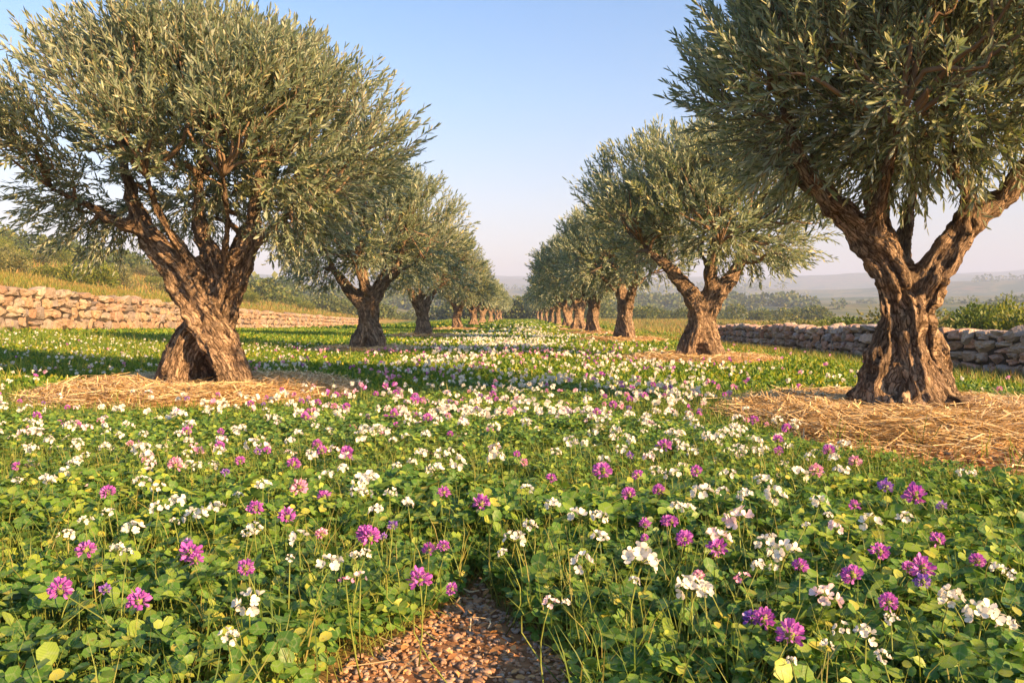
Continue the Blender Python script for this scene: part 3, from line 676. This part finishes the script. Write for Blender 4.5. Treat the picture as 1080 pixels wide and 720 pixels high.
# rounded leaflet: midrib folded a little, edges curled
RL_T = np.array([(0, 0, 0), (.16, .27, .05), (.45, .46, .07), (.78, .41, .03), (1.0, .0, -.07), (.78, -.41, .03), (.45, -.46, .07), (.16, -.27, .05), (.5, 0, -.03)])
RL_F = np.array([(8, a_, (a_+1) % 8) for a_ in range(8)])[:, ::-1]
RM_T = np.array([(0, 0, 0), (.4, .42, .07), (.85, .35, 0), (1.0, 0, -.05), (.85, -.35, 0), (.4, -.42, .07)]); RM_F = np.array([(0, 3, 2, 1), (0, 5, 4, 3)])

def field_pts(n, y0, y1, rs, xmax=40, xmin=-40, dens=None):
    y = np.sqrt(rs.uniform(y0**2, y1**2, n)); x = (rs.uniform(-1, 1, n))*(y*.72+1.1)
    m = (x < xmax) & (x > xmin) & (rs.random(n) > bare(x, y)*1.02)
    if dens is not None: m &= rs.random(n) < dens(x, y)
    return x[m], y[m]

def trifoliate(mb, x, y, rs, size, hmin, hmax, T, Fc, stalks=True, tilt=.45):
    n = len(x); gz = ground(x, y); bump = n2(x, y, 1.8, 61)
    edge = 1-.35*sstep(.02, .6, bare(x+.0, y-.12))
    for tx_, ty_, _ in TREES[:2]+TREES[9:11]: edge = edge*(1-.55*(1-sstep(MULCH_R*.95, MULCH_R+1.3, np.hypot(x-tx_, y-ty_))))
    edge = edge*(1-.3*(1-sstep(.45, .9, np.abs(x+.15)))*(y < 3.1))
    h = (rs.uniform(0, 1, n)**.7*(hmax-hmin)+hmin)*(1+.35*bump)*edge
    top = np.stack([x, y, gz+h], 1)
    foot = top.copy(); foot[:, :2] += rs.normal(size=(n, 2))*.035; foot[:, 2] = gz
    if stalks: petio(mb, foot, top, .0016, rs, 1)
    up = unit(np.stack([rs.normal(size=n)*tilt, rs.normal(size=n)*tilt-.12, np.ones(n)], 1)); az0 = rs.uniform(0, 6.28, n)
    ref = unit(np.cross(up, np.tile([1, 0, 0.], (n, 1)))); r2 = np.cross(up, ref)
    nl = rs.choice([2, 3, 3, 3], n) if stalks else np.full(n, 3); sz = size*rs.uniform(.65, 1.25, n)
    for k in range(3):
        m = nl > k; az = az0[m]+k*2.09+rs.normal(size=m.sum())*.15
        U = unit(ref[m]*np.cos(az)[:, None]+r2[m]*np.sin(az)[:, None]+up[m]*rs.uniform(-.25, .35, (m.sum(), 1))); W = unit(up[m]+rs.normal(size=(m.sum(), 3))*.2); S = unit(np.cross(W, U)); W = np.cross(U, S)
        s_ = sz[m][:, None]*rs.uniform(.85, 1.1, (m.sum(), 1)); asp = rs.uniform(.75, 1.0, (m.sum(), 1))
        mb.inst(T, Fc, top[m], U*s_, S*s_*asp, W*s_)

rs = np.random.default_rng(101)
mb = MB(track=True)
x, y = field_pts(23500, 1.0, 4.0, rs); trifoliate(mb, x, y, rs, .038, .05, .20, RL_T, RL_F)
x, y = field_pts(850, 1.3, 4.0, rs); trifoliate(mb, x, y, rs, .052, .11, .22, RL_T, RL_F)
x, y = field_pts(36000, 4.0, 6.5, rs); trifoliate(mb, x, y, rs, .033, .05, .19, RM_T, RM_F)
x, y = field_pts(47000, 6.5, 11, rs); trifoliate(mb, x, y, rs, .036, .03, .12, RM_T, RM_F, False)
tag(mb.build('clover', [M['clover'], M['stem']]), 'dense green clover carpet with rounded leaves filling the foreground field', 'clover', kind='stuff')

mb = MB()   # meadow between and beside the rows
def upright(mb, x, y, rs, L0, L1, w, T=LEAF_T, Fc=LEAF_F, lean=.6, z0=.0, z1=.08):
    n = len(x); O = np.stack([x, y, ground(x, y)+rs.uniform(z0, z1, n)], 1)
    U = unit(np.stack([rs.normal(size=n)*lean, rs.normal(size=n)*lean, np.ones(n)], 1)); S, W = frames(U, rs)
    L = rs.uniform(L0, L1, (n, 1)); mb.inst(T, Fc, O, U*L, S*L*w, W*L*w)
x, y = field_pts(210000, 10, 24, rs, 10.3, -17); upright(mb, x, y, rs, .04, .095, .55, lean=.8)
x, y = field_pts(130000, 24, 60, rs, 10.8, -20.5); upright(mb, x, y, rs, .07, .15, .6, DIA_T, DIA_F, lean=.7)
n = 50000; y = np.sqrt(rs.uniform(55**2, 210**2, n)); x = rs.uniform(-16, 14, n); upright(mb, x, y, rs, .15, .34, .8, DIA_T, DIA_F, lean=.7)
tag(mb.build('meadow', M['meadow']), 'green leafy meadow running between the two rows of olive trees', 'meadow', kind='stuff')

BL_T = np.array([(0, -.5, 0), (0, .5, 0), (.4, .42, .05), (.4, -.42, .05), (.75, .28, .18), (.75, -.28, .18), (1, 0, .38)])
BL_F = [np.array([(0, 1, 2, 3), (3, 2, 4, 5)]), np.array([(5, 4, 6)])]
def blades(mb, x, y, L0, L1, w, rs, lean=.25):
    n = len(x); O = np.stack([x, y, ground(x, y)], 1); U = unit(np.stack([rs.normal(size=n)*lean, rs.normal(size=n)*lean, np.ones(n)], 1)); S, W = frames(U, rs)
    L = rs.uniform(L0, L1, (n, 1)); mb.inst(BL_T, BL_F, O, U*L, S*w, W*L)
mb = MB()
x, y = field_pts(24000, 1.2, 5, rs); blades(mb, x, y, .12, .30, .005, rs)
x, y = field_pts(38000, 5, 10, rs); blades(mb, x, y, .06, .17, .008, rs)
x, y = field_pts(26000, 9, 26, rs, 10.2, -16.8, lambda x, y: np.clip(sstep(5.5, 8, np.abs(x)), .15, 1)); blades(mb, x, y, .12, .30, .018, rs)
x = rs.uniform(-6.6, 6.4, 900); y = rs.uniform(4, 12.8, 900); bb = bare(x, y); m = (bb > .3) & (rs.random(900) < .25+.75*(bb < .9)) & (np.minimum(np.hypot(x-AX, y-AY), np.hypot(x-BX, y-BY)) > .9); x, y = x[m], y[m]
x = np.repeat(x, 7)+rs.normal(size=len(x)*7)*.03; y = np.repeat(y, 7)+rs.normal(size=len(y)*7)*.03; blades(mb, x, y, .12, .30, .008, rs, .35)
tag(mb.build('grass', M['grass']), 'green grass blades growing through the clover and along the walls', 'grass', kind='stuff')

mb = MB()
n = 80000; y = rs.uniform(16, 118, n); x = wall_left_x(y)-rs.uniform(.35, 17, n); m = (x > -.72*y-1); blades(mb, x[m], y[m], .18, .5, .035, rs, .3)
n = 16000; y = rs.uniform(8, 55, n); x = wall_right_x(y)-np.abs(rs.normal(size=n))*1.3-.3; m = (x < .7*y+.5) & (rs.random(n) > bare(x, y)); blades(mb, x[m], y[m], .12, .34, .016, rs, .3)
n = 12000; y = rs.uniform(20, 140, n); x = rs.uniform(5.5, 10, n)*1.0; blades(mb, x, y, .1, .28, .03, rs, .3)
n = 60000; y = rs.uniform(60, 260, n); x = -rs.uniform(30, 130, n); m = x > -.75*y; blades(mb, x[m], y[m], .3, .9, .12, rs, .3)
n = 26000; y = rs.uniform(40, 200, n); x = wall_right_x(y)+rs.uniform(.5, 30, n); blades(mb, x, y, .2, .6, .06, rs, .3)
tag(mb.build('dry_grass', M['drygrass']), 'dry golden and green grass on the slope above the left wall and by the right wall', 'dry grass', kind='stuff')

# bare soil dressing: pebbles, chips, litter, loose straw
mb = MB(); n = 5200; x = rs.uniform(-.75, .5, n); y = rs.uniform(1.7, 3.2, n); m = bare(x, y) > .3; x, y = x[m], y[m]; n = len(x)
sz = rs.uniform(.003, .0085, (n, 1))*(1+(rs.random((n, 1)) < .02)*.9); stones(mb, np.stack([x, y, ground(x, y)+sz[:, 0]*.4], 1), sz*np.array([1.3, 1., .6]), rs.uniform(0, 6.3, n), rs, CT2, CF2, 5.0, amp=.33)
n = 1600; x = rs.uniform(1.7, 6.6, n); y = rs.uniform(3.6, 7, n); m = bare(x, y) > .5; x, y = x[m], y[m]; n = len(x)
sz = rs.uniform(.006, .02, (n, 1)); stones(mb, np.stack([x, y, ground(x, y)+sz[:, 0]*.3], 1), sz*np.array([1.3, 1., .6]), rs.uniform(0, 6.3, n), rs, CT2, CF2, 3.0, amp=.2)
tag(mb.build('gravel', M['pebble']), 'reddish brown pebbles and stone chips on the bare soil', 'gravel', kind='stuff')
mb = MB()
def litter(n, x0, x1, y0, y1, L0, L1, thr):
    x = rs.uniform(x0, x1, n); y = rs.uniform(y0, y1, n); m = bare(x, y) > thr; x, y = x[m], y[m]; n = len(x)
    az = rs.uniform(0, 6.28, n); U = np.stack([np.cos(az), np.sin(az), rs.normal(size=n)*.35], 1); W = unit(np.stack([rs.normal(size=n)*.5, rs.normal(size=n)*.5, np.ones(n)], 1)); S = unit(np.cross(W, U)); W = np.cross(unit(U), S)
    L = rs.uniform(L0, L1, (n, 1)); mb.inst(LEAF_T, LEAF_F, np.stack([x, y, ground(x, y)+rs.uniform(.002, .03, n)], 1), U*L, S*L*.55, W*L*.5)
litter(1300, -.8, .5, 1.7, 3.3, .012, .04, .2); litter(1500, -6.2, -2.1, 8.4, 12.6, .04, .07, .6); litter(13000, 1.5, 6.8, 3.2, 8.5, .03, .07, .3); litter(3000, -6.6, -1.8, 8, 10.6, .03, .07, .3)
tag(mb.build('leaf_litter', M['litter']), 'brown fallen leaves and bark chips scattered on the bare soil', 'leaf litter', kind='stuff')
mb = MB(); n = 2600; x = rs.uniform(1.6, 6.6, n); y = rs.uniform(3.5, 8.5, n); m = (bare(x, y) > .6) & (rs.random(n) < .35+.65*sstep(4.5, 6, y)); x, y = x[m], y[m]; n = len(x); az = rs.normal(size=n)*.7
ribbon(mb, np.stack([x, y, ground(x, y)+rs.uniform(.01, .045, n)], 1), unit(np.stack([np.cos(az), np.sin(az), rs.normal(size=n)*.1], 1)), rs.uniform(.1, .4, n), rs.uniform(.006, .012, n), rs)
n = 40; x = rs.uniform(-.6, .4, n); y = rs.uniform(2.0, 3.1, n); m = bare(x, y) > .4; x, y = x[m], y[m]; n = len(x); az = rs.uniform(0, 6.3, n)
ribbon(mb, np.stack([x, y, ground(x, y)+.016+rs.random(n)*.01], 1), unit(np.stack([np.cos(az), np.sin(az), rs.normal(size=n)*.05], 1)), rs.uniform(.05, .16, n), rs.uniform(.004, .007, n), rs)
tag(mb.build('loose_straw', M['straw']), 'loose straw and twigs strewn over the bare soil', 'straw', kind='stuff')

# ------------------------------------------------------------------ flowers
PT_T = np.array([(0, 0, 0), (.35, .30, .10), (.8, .42, .22), (1.02, .16, .22), (1.02, -.16, .22), (.8, -.42, .22), (.35, -.30, .10), (.55, 0, .06)])
PT_F = np.array([(7, a_, (a_+1) % 7) for a_ in range(7)])[:, ::-1]
def head_white(seed, mat, loose):
    """umbel of cupped florets, unit diameter"""
    rs = np.random.default_rng(seed); mb = MB(); n = rs.integers(4, 7) if loose else rs.integers(6, 9)
    for q in range(n):
        th = math.acos(1-1.25*(q+.5)/n); ph = q*2.4+rs.uniform(-.3, .3); d = np.array([math.sin(th)*math.cos(ph), math.sin(th)*math.sin(ph), math.cos(th)*.8])
        d = d/np.linalg.norm(d); c = d*np.array([.33, .33, .26])*rs.uniform(.85, 1.25)
        tube(mb, [(0, 0, -.12), c*.5+[0, 0, -.05], c], [.02, .014, .02], 4, 1)
        k = rs.integers(4, 6); ax = unit((d+[0, 0, .25]+rs.normal(size=3)*.2)[None])[0]; S, W = frames(ax[None], rs); S, W = S[0], W[0]
        for p in range(k):
            an = p*2*math.pi/k+rs.uniform(-.2, .2); u = S*math.cos(an)+W*math.sin(an); cup = rs.uniform(.15, .75); u2 = unit((u+ax*cup)[None]); nn = unit((ax-u*cup*.8)[None]); s2 = np.cross(nn, u2)
            L = rs.uniform(.19, .27); mb.inst(PT_T, PT_F, c[None], u2*L, s2*L*.95, nn*L, 0)
        mb.inst(DIA_T, DIA_F, c[None], ax[None]*.07, S[None]*.05, W[None]*.05, 1)
    return mb.mesh('flower_head', [M[mat], M['stem']])
def head_globe(seed, mat, ragged=0):
    rs = np.random.default_rng(seed); mb = MB(); n = 84
    k = np.arange(n)+.5; z = 1-1.75*k/n; ph = k*2.4; r = np.sqrt(1-z*z); D = unit(np.stack([r*np.cos(ph), r*np.sin(ph), z], 1)+rs.normal(size=(n, 3))*(.08+ragged*.2))
    O = D*.26*np.array([1, 1, .95]); U = unit(D+np.array([0, 0, .35])); S, W = frames(U, rs); L = rs.uniform(.22, .30, (n, 1))*(1+ragged*rs.normal(size=(n, 1))*.3)
    mb.inst(PT_T, PT_F, O, U*L, S*L*.62, W*L*.8, 0)
    tube(mb, [(0, 0, -.28), (0, 0, -.2), (0, 0, 0), (0, 0, .2)], [.03, .12, .19, .1], 8, 1)
    return mb.mesh('flower_head', [M[mat], M['stem']])
def stem_mesh(seed):
    rs = np.random.default_rng(seed); mb = MB(); b = rs.normal(size=2)*.06
    t = np.linspace(0, 1, 6); P = np.stack([b[0]*np.sin(t*math.pi), b[1]*np.sin(t*math.pi), t], 1); tube(mb, P, np.linspace(.0026, .0017, 6)*1., 5)
    return mb.mesh('stem', M['stem'])
HEADS = {'W': [head_white(s, 'white', s % 2) for s in range(9)], 'L': [head_white(20+s, 'pale', s % 2) for s in range(3)],
         'K': [head_globe(30+s, 'pink', .5) for s in range(2)]+[head_white(36, 'pink', 1)], 'P': [head_globe(40+s, 'purple', .2*s) for s in range(6)],
         'V': [head_globe(50+s, 'violet', .9) for s in range(2)]}
STEMS = [stem_mesh(s) for s in range(4)]
KN = {'W': ('white_flower', 'white'), 'L': ('pale_pink_flower', 'pale pink'), 'K': ('pink_flower', 'pink'), 'P': ('purple_flower', 'purple'), 'V': ('violet_flower', 'violet')}
def flower(k, x, y, zh, diam, label, group):
    gz = float(ground(x, y)[0]); t = link(KN[k][0], None, loc=(x, y, gz)); t.rotation_euler[2] = random.uniform(0, 6.28)
    tag(t, label, 'flower', group)
    s = link('stem', random.choice(STEMS), t); L = zh-gz-diam*.12; th = max(1, diam/.07); s.scale = (th, th, L)
    lx, ly = random.gauss(0, .07), random.gauss(0, .07); s.rotation_euler = (-ly, lx, 0)
    h = link('flower_head', random.choice(HEADS[k]), t); h.location = (L*math.sin(lx), L*math.sin(ly), L+diam*.1)
    h.scale = (diam, diam, diam*random.uniform(.85, 1.05)); h.rotation_euler = (random.gauss(0, .25), random.gauss(0, .25), random.uniform(0, 6.28))
    return t
# flowers seen one by one in the photo: crop coordinates (x, y, width)
C6 = dict(o=(0, 460), z=2.7, W=[(398,135,45),(445,150,35),(503,188,42),(432,208,42),(550,235,60),(605,212,42),(378,270,55),(220,247,38),(170,284,38),(318,335,38),(350,345,30),(680,288,34),(724,276,45),(845,298,55),(910,365,65),(704,478,75),(680,585,50),(1012,342,30),(742,146,38),(660,171,26),(925,115,40),(1040,125,50),(1035,165,35),(980,95,28),(195,80,32),(148,127,38),(57,131,28),(120,14,26),(192,20,30),(76,43,28),(525,85,32),(573,88,28),(615,45,32),(240,57,26),(295,222,30),(463,252,24),(808,354,24),(645,572,30)],
  K=[(850,145,45),(545,36,32),(465,85,40),(1020,405,36),(900,285,35)], P=[(303,158,42),(234,331,52),(567,328,56),(513,352,36),(725,210,42),(823,232,46),(698,380,48),(360,482,60),(150,430,60),(1048,280,52),(925,172,36),(845,80,40),(684,70,28),(755,40,22),(932,42,28),(993,42,32),(895,24,28)], V=[(619,107,24),(520,312,26),(265,440,30)], L=[(183,458,24)])
C7 = dict(o=(360, 460), z=2.768, W=[(293,52,38),(340,80,44),(445,63,48),(265,100,50),(234,52,30),(215,78,26),(68,135,60),(65,165,40),(140,172,40),(207,201,34),(93,225,40),(42,350,30),(535,158,40),(615,199,40),(563,272,40),(695,234,64),(767,237,44),(742,298,50),(510,305,60),(478,347,30),(740,370,60),(1016,206,36),(955,112,44),(995,30,32),(848,15,26),(808,40,36),(617,48,30),(880,370,95),(855,430,30),(1020,440,70),(660,487,24),(158,88,24)],
  L=[(610,490,44),(50,412,42)], P=[(78,288,56),(228,330,36),(286,331,34),(220,425,60),(325,456,38),(312,169,36),(388,198,46),(740,100,56),(603,122,28),(864,112,34),(831,172,40),(923,161,36),(893,253,30),(964,250,38),(895,295,24),(1000,305,46),(945,25,40),(21,45,36),(529,52,20)], V=[(128,262,28),(140,300,22),(846,57,20)], K=[])
C8 = dict(o=(700, 460), z=2.768, W=[(135,165,60),(75,207,36),(177,165,34),(228,168,38),(325,168,56),(193,110,44),(278,128,42),(406,110,48),(528,105,40),(444,198,50),(497,235,24),(610,254,62),(703,244,46),(250,377,38),(305,318,60),(368,343,80),(83,440,90),(137,450,50),(705,537,36),(456,615,40),(520,577,48),(580,590,60),(647,646,40),(830,472,60),(860,490,50),(945,527,90),(985,545,50),(980,395,40),(1035,400,36),(1045,610,28),(903,108,24),(851,106,28),(498,63,32),(395,256,22),(340,390,30),(430,668,30),(505,412,28)],
  L=[(218,240,80),(172,300,64),(530,270,40),(475,475,80)], K=[(590,75,36),(452,98,40),(204,426,48),(130,405,35)], P=[(57,305,44),(165,330,50),(105,105,34),(427,386,46),(548,398,62),(655,330,52),(700,382,44),(757,370,56),(805,305,44),(672,495,54),(748,173,60),(558,201,30),(312,535,64),(385,597,80),(943,362,44),(20,250,36)], V=[(660,148,40),(813,205,28),(275,545,50),(754,428,44)])
SEEN = []
for C in (C6, C7, C8):
    for k in 'WLKPV':
        for (cx, cy_, w) in C[k]:
            px, py = C['o'][0]+cx/C['z'], C['o'][1]+cy_/C['z']; SEEN.append((k, px, py, w/C['z']))
def region(px, py):
    if px < 110: c = 'at the left edge'
    elif px < 235: c = 'in front of the left mulch ring'
    elif px < 350: c = 'left of the bare soil patch'
    elif px < 440: c = 'just left of the bare soil'
    elif px < 560: c = 'directly behind the bare soil'
    elif px < 680: c = 'right of the bare soil patch'
    elif px < 790: c = 'between soil patch and right mulch'
    elif px < 900: c = 'below the right mulch ring'
    else: c = 'at the right edge'
    d = 'far back' if py < 500 else ('midway' if py < 550 else ('near' if py < 610 else 'closest to camera'))
    return c, d
groups = {}
for f in SEEN: groups.setdefault((f[0],)+region(f[1], f[2]), []).append(f)
ordw = ['first', 'second', 'third', 'fourth', 'fifth', 'sixth', 'seventh', 'eighth', 'ninth', 'tenth']
cntW = cntP = 0
placed = []
for (k, c, d), L in groups.items():
    L.sort(key=lambda f: f[1])
    for q, (kk, px, py, w) in enumerate(L):
        zh = random.uniform(.235, .30) if py > 500 else random.uniform(.22, .26)
        dist = F*(EYE-zh)/(py-HY); X = (px-HX)/F*dist; diam = min(w/F*dist, .125)*(1.14 if k in 'WL' else 1.02)
        gz = float(ground(X, dist)[0])
        lab = '%s blossom %s, %s' % (KN[k][1], d, c)
        lab += ', only one there' if len(L) == 1 else ', %s from the left' % ordw[q]
        flower(k, X, dist, zh+gz*0, diam, lab, 'flowers standing in the foreground clover'); placed.append((X, dist))
        if k == 'W': cntW += 1
        else: cntP += 1
placed = np.array(placed)
ORDN = 'first second third fourth fifth sixth seventh eighth ninth tenth eleventh twelfth thirteenth fourteenth fifteenth sixteenth seventeenth eighteenth nineteenth twentieth'.split()
def ordn(q): return ORDN[q] if q < 20 else 'far-on ' + ORDN[q-20]
def midcol(px):
    for lim, nm in ((60, 'by the left edge'), (210, 'before the left mulch ring'), (360, 'beside the left mulch ring'), (450, 'left half of the lane'), (548, 'left of the lane centre'), (650, 'right of the lane centre'), (760, 'right half of the lane'), (900, 'before the right mulch ring')):
        if px < lim: return nm
    return 'by the right edge'
def midrow(d): return 'lower middle distance' if d < 5 else ('central middle distance' if d < 6 else ('upper middle distance' if d < 7.2 else 'beyond the middle distance'))
rs = np.random.default_rng(303)
def scatter(n, y0, y1, rs, lim, bias=0):
    x, y = field_pts(n*4, y0, y1, rs, lim, -lim)
    m = rs.random(len(x)) < .12+.88*sstep(-.1, .35, n2(x, y, .8, 71+bias)); x, y = x[m][:n], y[m][:n]; return x, y
for k, n, y0, y1, d0, d1 in (('W', 300-cntW, 3.7, 6.8, .065, .092), ('P', 75, 4.2, 9, .05, .075), ('K', 45, 4.2, 9, .045, .065), ('L', 70, 3.8, 8, .065, .095), ('V', 20, 4.0, 8, .04, .055)):
    x, y = scatter(n, y0, y1, rs, 5.5, ord(k))
    cells = {}
    for xx, yy in sorted(zip(x.tolist(), y.tolist())):
        cells.setdefault((midcol(xx/yy*F+HX), midrow(yy)), []).append((xx/yy, xx, yy))
    for (c, d), L in cells.items():
        L.sort()
        for q, (_, xx, yy) in enumerate(L):
            flower(k, xx, yy, float(ground(xx, yy)[0])+random.uniform(.13, .28), random.uniform(d0*.8, d1),
                   '%s small %s blossom from left, %s, %s' % (ordn(q), KN[k][1], d, c), '%s blossoms in the middle distance' % KN[k][1])

# far blossoms as masses
def small_heads(name, mat, X, Y, s0, s1, label, z0=.10, z1=.22):
    mb = MB(); n = len(X); O = np.stack([X, Y, ground(X, Y)+rs.uniform(z0, z1, n)], 1)
    for q in range(7):
        D = unit(rs.normal(size=(n, 3))+[0, 0, .4]); S, W = frames(D, rs); L = rs.uniform(s0, s1, (n, 1))
        mb.inst(DIA_T, DIA_F, O, D*L, S*L*1.1, W*L)
    tag(mb.build(name, M[mat]), label, name.replace('_', ' '), kind='stuff')
def lane(n, y0, y1, sig, seed, p=1.):
    y = rs.uniform(y0**p, y1**p, n)**(1/p); x = rs.normal(size=n)*sig*np.clip(y/9, .8, 1.2)
    m = (rs.random(n) > bare(x, y)) & (np.abs(x) < .7*y) & (rs.random(n) < .12+.88*sstep(-.15, .3, n2(x, y, .6, seed))); return x[m], y[m]
x1, y1_ = lane(2000, 6.2, 14, 2.1, 81); x2, y2_ = lane(2400, 14, 40, 1.6, 82, 1.3); x3, y3_ = lane(900, 40, 120, 1.4, 83)
small_heads('white_blossoms', 'white', np.concatenate([x1]), np.concatenate([y1_]), .03, .045, 'white blossoms massed down the middle of the lane')
mbx = None
small_heads('cream_blossoms', 'white', np.concatenate([x2]), np.concatenate([y2_]), .045, .065, 'tiny cream blossoms farther down the lane', .1, .18)
small_heads('distant_blossoms', 'white', x3, y3_, .07, .11, 'pale distant blossoms where the lane narrows', .1, .2)
x, y = lane(700, 7, 24, 2.6, 84, 1.2); small_heads('pink_blossoms', 'pink', x, y, .03, .05, 'pink blossoms scattered through the middle of the field')
x, y = lane(350, 7, 22, 3.5, 85, 1.2); small_heads('purple_blossoms', 'purple', x, y, .03, .045, 'small purple blossoms scattered through the middle of the field')
n = 700; y = rs.uniform(9, 24, n); x = -rs.uniform(4, 15, n); m = rs.random(n) > bare(x, y); small_heads('wild_white_blossoms', 'white', x[m], y[m], .025, .04, 'small white blossoms in the grass below the left wall')

# ------------------------------------------------------------------ bushes and distant woods
def bush_mesh(seed, mat, n=2600, leaf=.09):
    rs = np.random.default_rng(seed); mb = MB(); ncl = 26
    Cc = unit(rs.normal(size=(ncl, 3)))*rs.uniform(.35, .72, (ncl, 1)); Cc[:, 2] = np.abs(Cc[:, 2])*.9+.25
    cid = rs.integers(0, ncl, n); O = Cc[cid]+unit(rs.normal(size=(n, 3)))*(rs.random((n, 1))**.4)*rs.uniform(.22, .38, ncl)[cid][:, None]
    O[:, 2] = np.abs(O[:, 2]); U = unit(unit(O-[0, 0, .4])+[0, 0, .5]+rs.normal(size=(n, 3))*.5); S, W = frames(U, rs); L = rs.uniform(.6, 1.3, (n, 1))*leaf
    mb.inst(DIA_T, DIA_F, O, U*L, S*L*.6, W*L*.4)
    st = MB()
    for q in range(7):
        c = Cc[rs.integers(0, ncl)]; tube(st, [(rs.normal()*.05, rs.normal()*.05, -.1), c*.5, c*.95], [.035, .02, .008], 4)
    return mb.mesh('foliage', M[mat], False), st.mesh('stem', M['bark'])
BM = {('a', s): bush_mesh(60+s, 'bush_a') for s in range(2)}
BM.update({('b', s): bush_mesh(70+s, 'bush_b') for s in range(2)}); BM.update({('c', s): bush_mesh(80+s, 'bush_c') for s in range(2)})
BN = {'a': 'yellow-green', 'b': 'dark green', 'c': 'grey-green'}
def bushes(lst, where, grp):
    lst.sort(key=lambda b: b[1]/b[2])
    cnt = {}
    for b in lst: cnt[b[0]] = cnt.get(b[0], 0)+1
    seen = {}
    for k, x, y, w, h in lst:
        seen[k] = seen.get(k, 0)+1; z = float(ground(x, y)[0])
        t = link('bush', None, loc=(x, y, z-.05)); t.rotation_euler[2] = random.uniform(0, 6.28); t.scale = (w, w, h)
        tag(t, '%s %s bush from the left %s, %s' % (ordn(seen[k]-1), BN[k], where, 'tall and rounded' if h > 2 else 'low and rounded'), 'bush', grp)
        f_, s_ = BM[(k, random.randint(0, 1))]; link('foliage', f_, t); link('stem', s_, t)
rb = []
for q in range(34):
    y = random.uniform(24, 62); px = random.uniform(760, 1130); x = (px-HX)/F*y
    if x < float(wall_right_x(y))+2: continue
    rb.append((random.choice('aaabc'), x, y, random.uniform(1.3, 2.3), random.uniform(1.1, 1.5)*(1.0 if px < 900 else 1.25)))
bushes(rb, 'behind the low right wall', 'bushes behind the right stone wall')
lb = []
for q in range(150):
    y = random.uniform(50, 190); px = random.uniform(-20, 545); x = (px-HX)/F*y
    if x > float(wall_left_x(y))-14 or (y > 120 and x > -27): continue
    lb.append((random.choice('aaabcc'), x, y, random.uniform(1.6, 3.2), random.uniform(1.3, 2.6)))
lb = lb[:62]
bushes(lb, 'on the left hillside', 'bushes on the left hillside')

mb = MB()
def wood(n, r0, r1, a0, a1, s0, s1, nq, cl, per, p=1.3):
    r = rs.uniform(r0**p, r1**p, n)**(1/p); an = np.radians(rs.uniform(a0, a1, n)); x, y = r*np.sin(an), r*np.cos(an)
    m = rs.random(n) < sstep(-.2, .25, n2(x, y, cl, 91)); m &= ~((np.abs(x) < 16) & (y < 215)); x, y = x[m], y[m]; n = len(x)
    s = rs.uniform(s0, s1, (n, 1, 1)); O = np.stack([x, y, ground(x, y)], 1)[:, None, :]
    d = unit(rs.normal(size=(n, nq, 3))); q = d*rs.random((n, nq, 1))**.35*s*np.array([.75, .75, .6]); P = O+q+np.array([0, 0, .5])*s
    P = P.reshape(-1, 3); U = unit(d.reshape(-1, 3)+rs.normal(size=(n*nq, 3))*.6); S, W = frames(U, rs); L = np.repeat(s[:, 0], nq, 0)*per*rs.uniform(.6, 1.2, (n*nq, 1))
    mb.inst(DIA_T, DIA_F, P, U*L, S*L*.9, W*L*.5)
wood(420, 150, 330, -38, -4, 2.2, 4.2, 480, .02, .17); wood(900, 130, 330, 8, 38, 2.2, 3.8, 480, .02, .17)
wood(160, 216, 260, -5, 6, 4, 7, 500, .0001, .13)
wood(3400, 300, 900, -38, 38, 5, 8, 90, .008, .34); wood(2600, 900, 2400, -38, 38, 7, 12, 34, .003, .5)
tag(mb.build('woodland', M['wood_far'], smooth=False), 'far woodland and hedgerows spread over the hazy valley', 'woodland', kind='stuff')

# ------------------------------------------------------------------ haze over the country
def haze(dens, col):
    m, n = mat_new('haze'); out = N(n, 'ShaderNodeOutputMaterial'); v = N(n, 'ShaderNodeVolumePrincipled')
    v.inputs['Density'].default_value = dens; v.inputs['Color'].default_value = (*col, 1); v.inputs['Anisotropy'].default_value = .0
    n.links.new(v.outputs[0], out.inputs['Volume'])
    zmin, zmax = float(Z_.min())-1, float(Z_.max())+22
    P, Fq = cube_template(1); P = P*np.array([4700, 4700, (zmax-zmin)/2])+np.array([0, 0, (zmin+zmax)/2])
    mb = MB(); mb.add(P, Fq); o = mb.build('haze', m, smooth=False); tag(o, kind='stuff', label='pale blue evening haze softening the far hills', cat='haze')
haze(.00046, (.52, .66, .98))
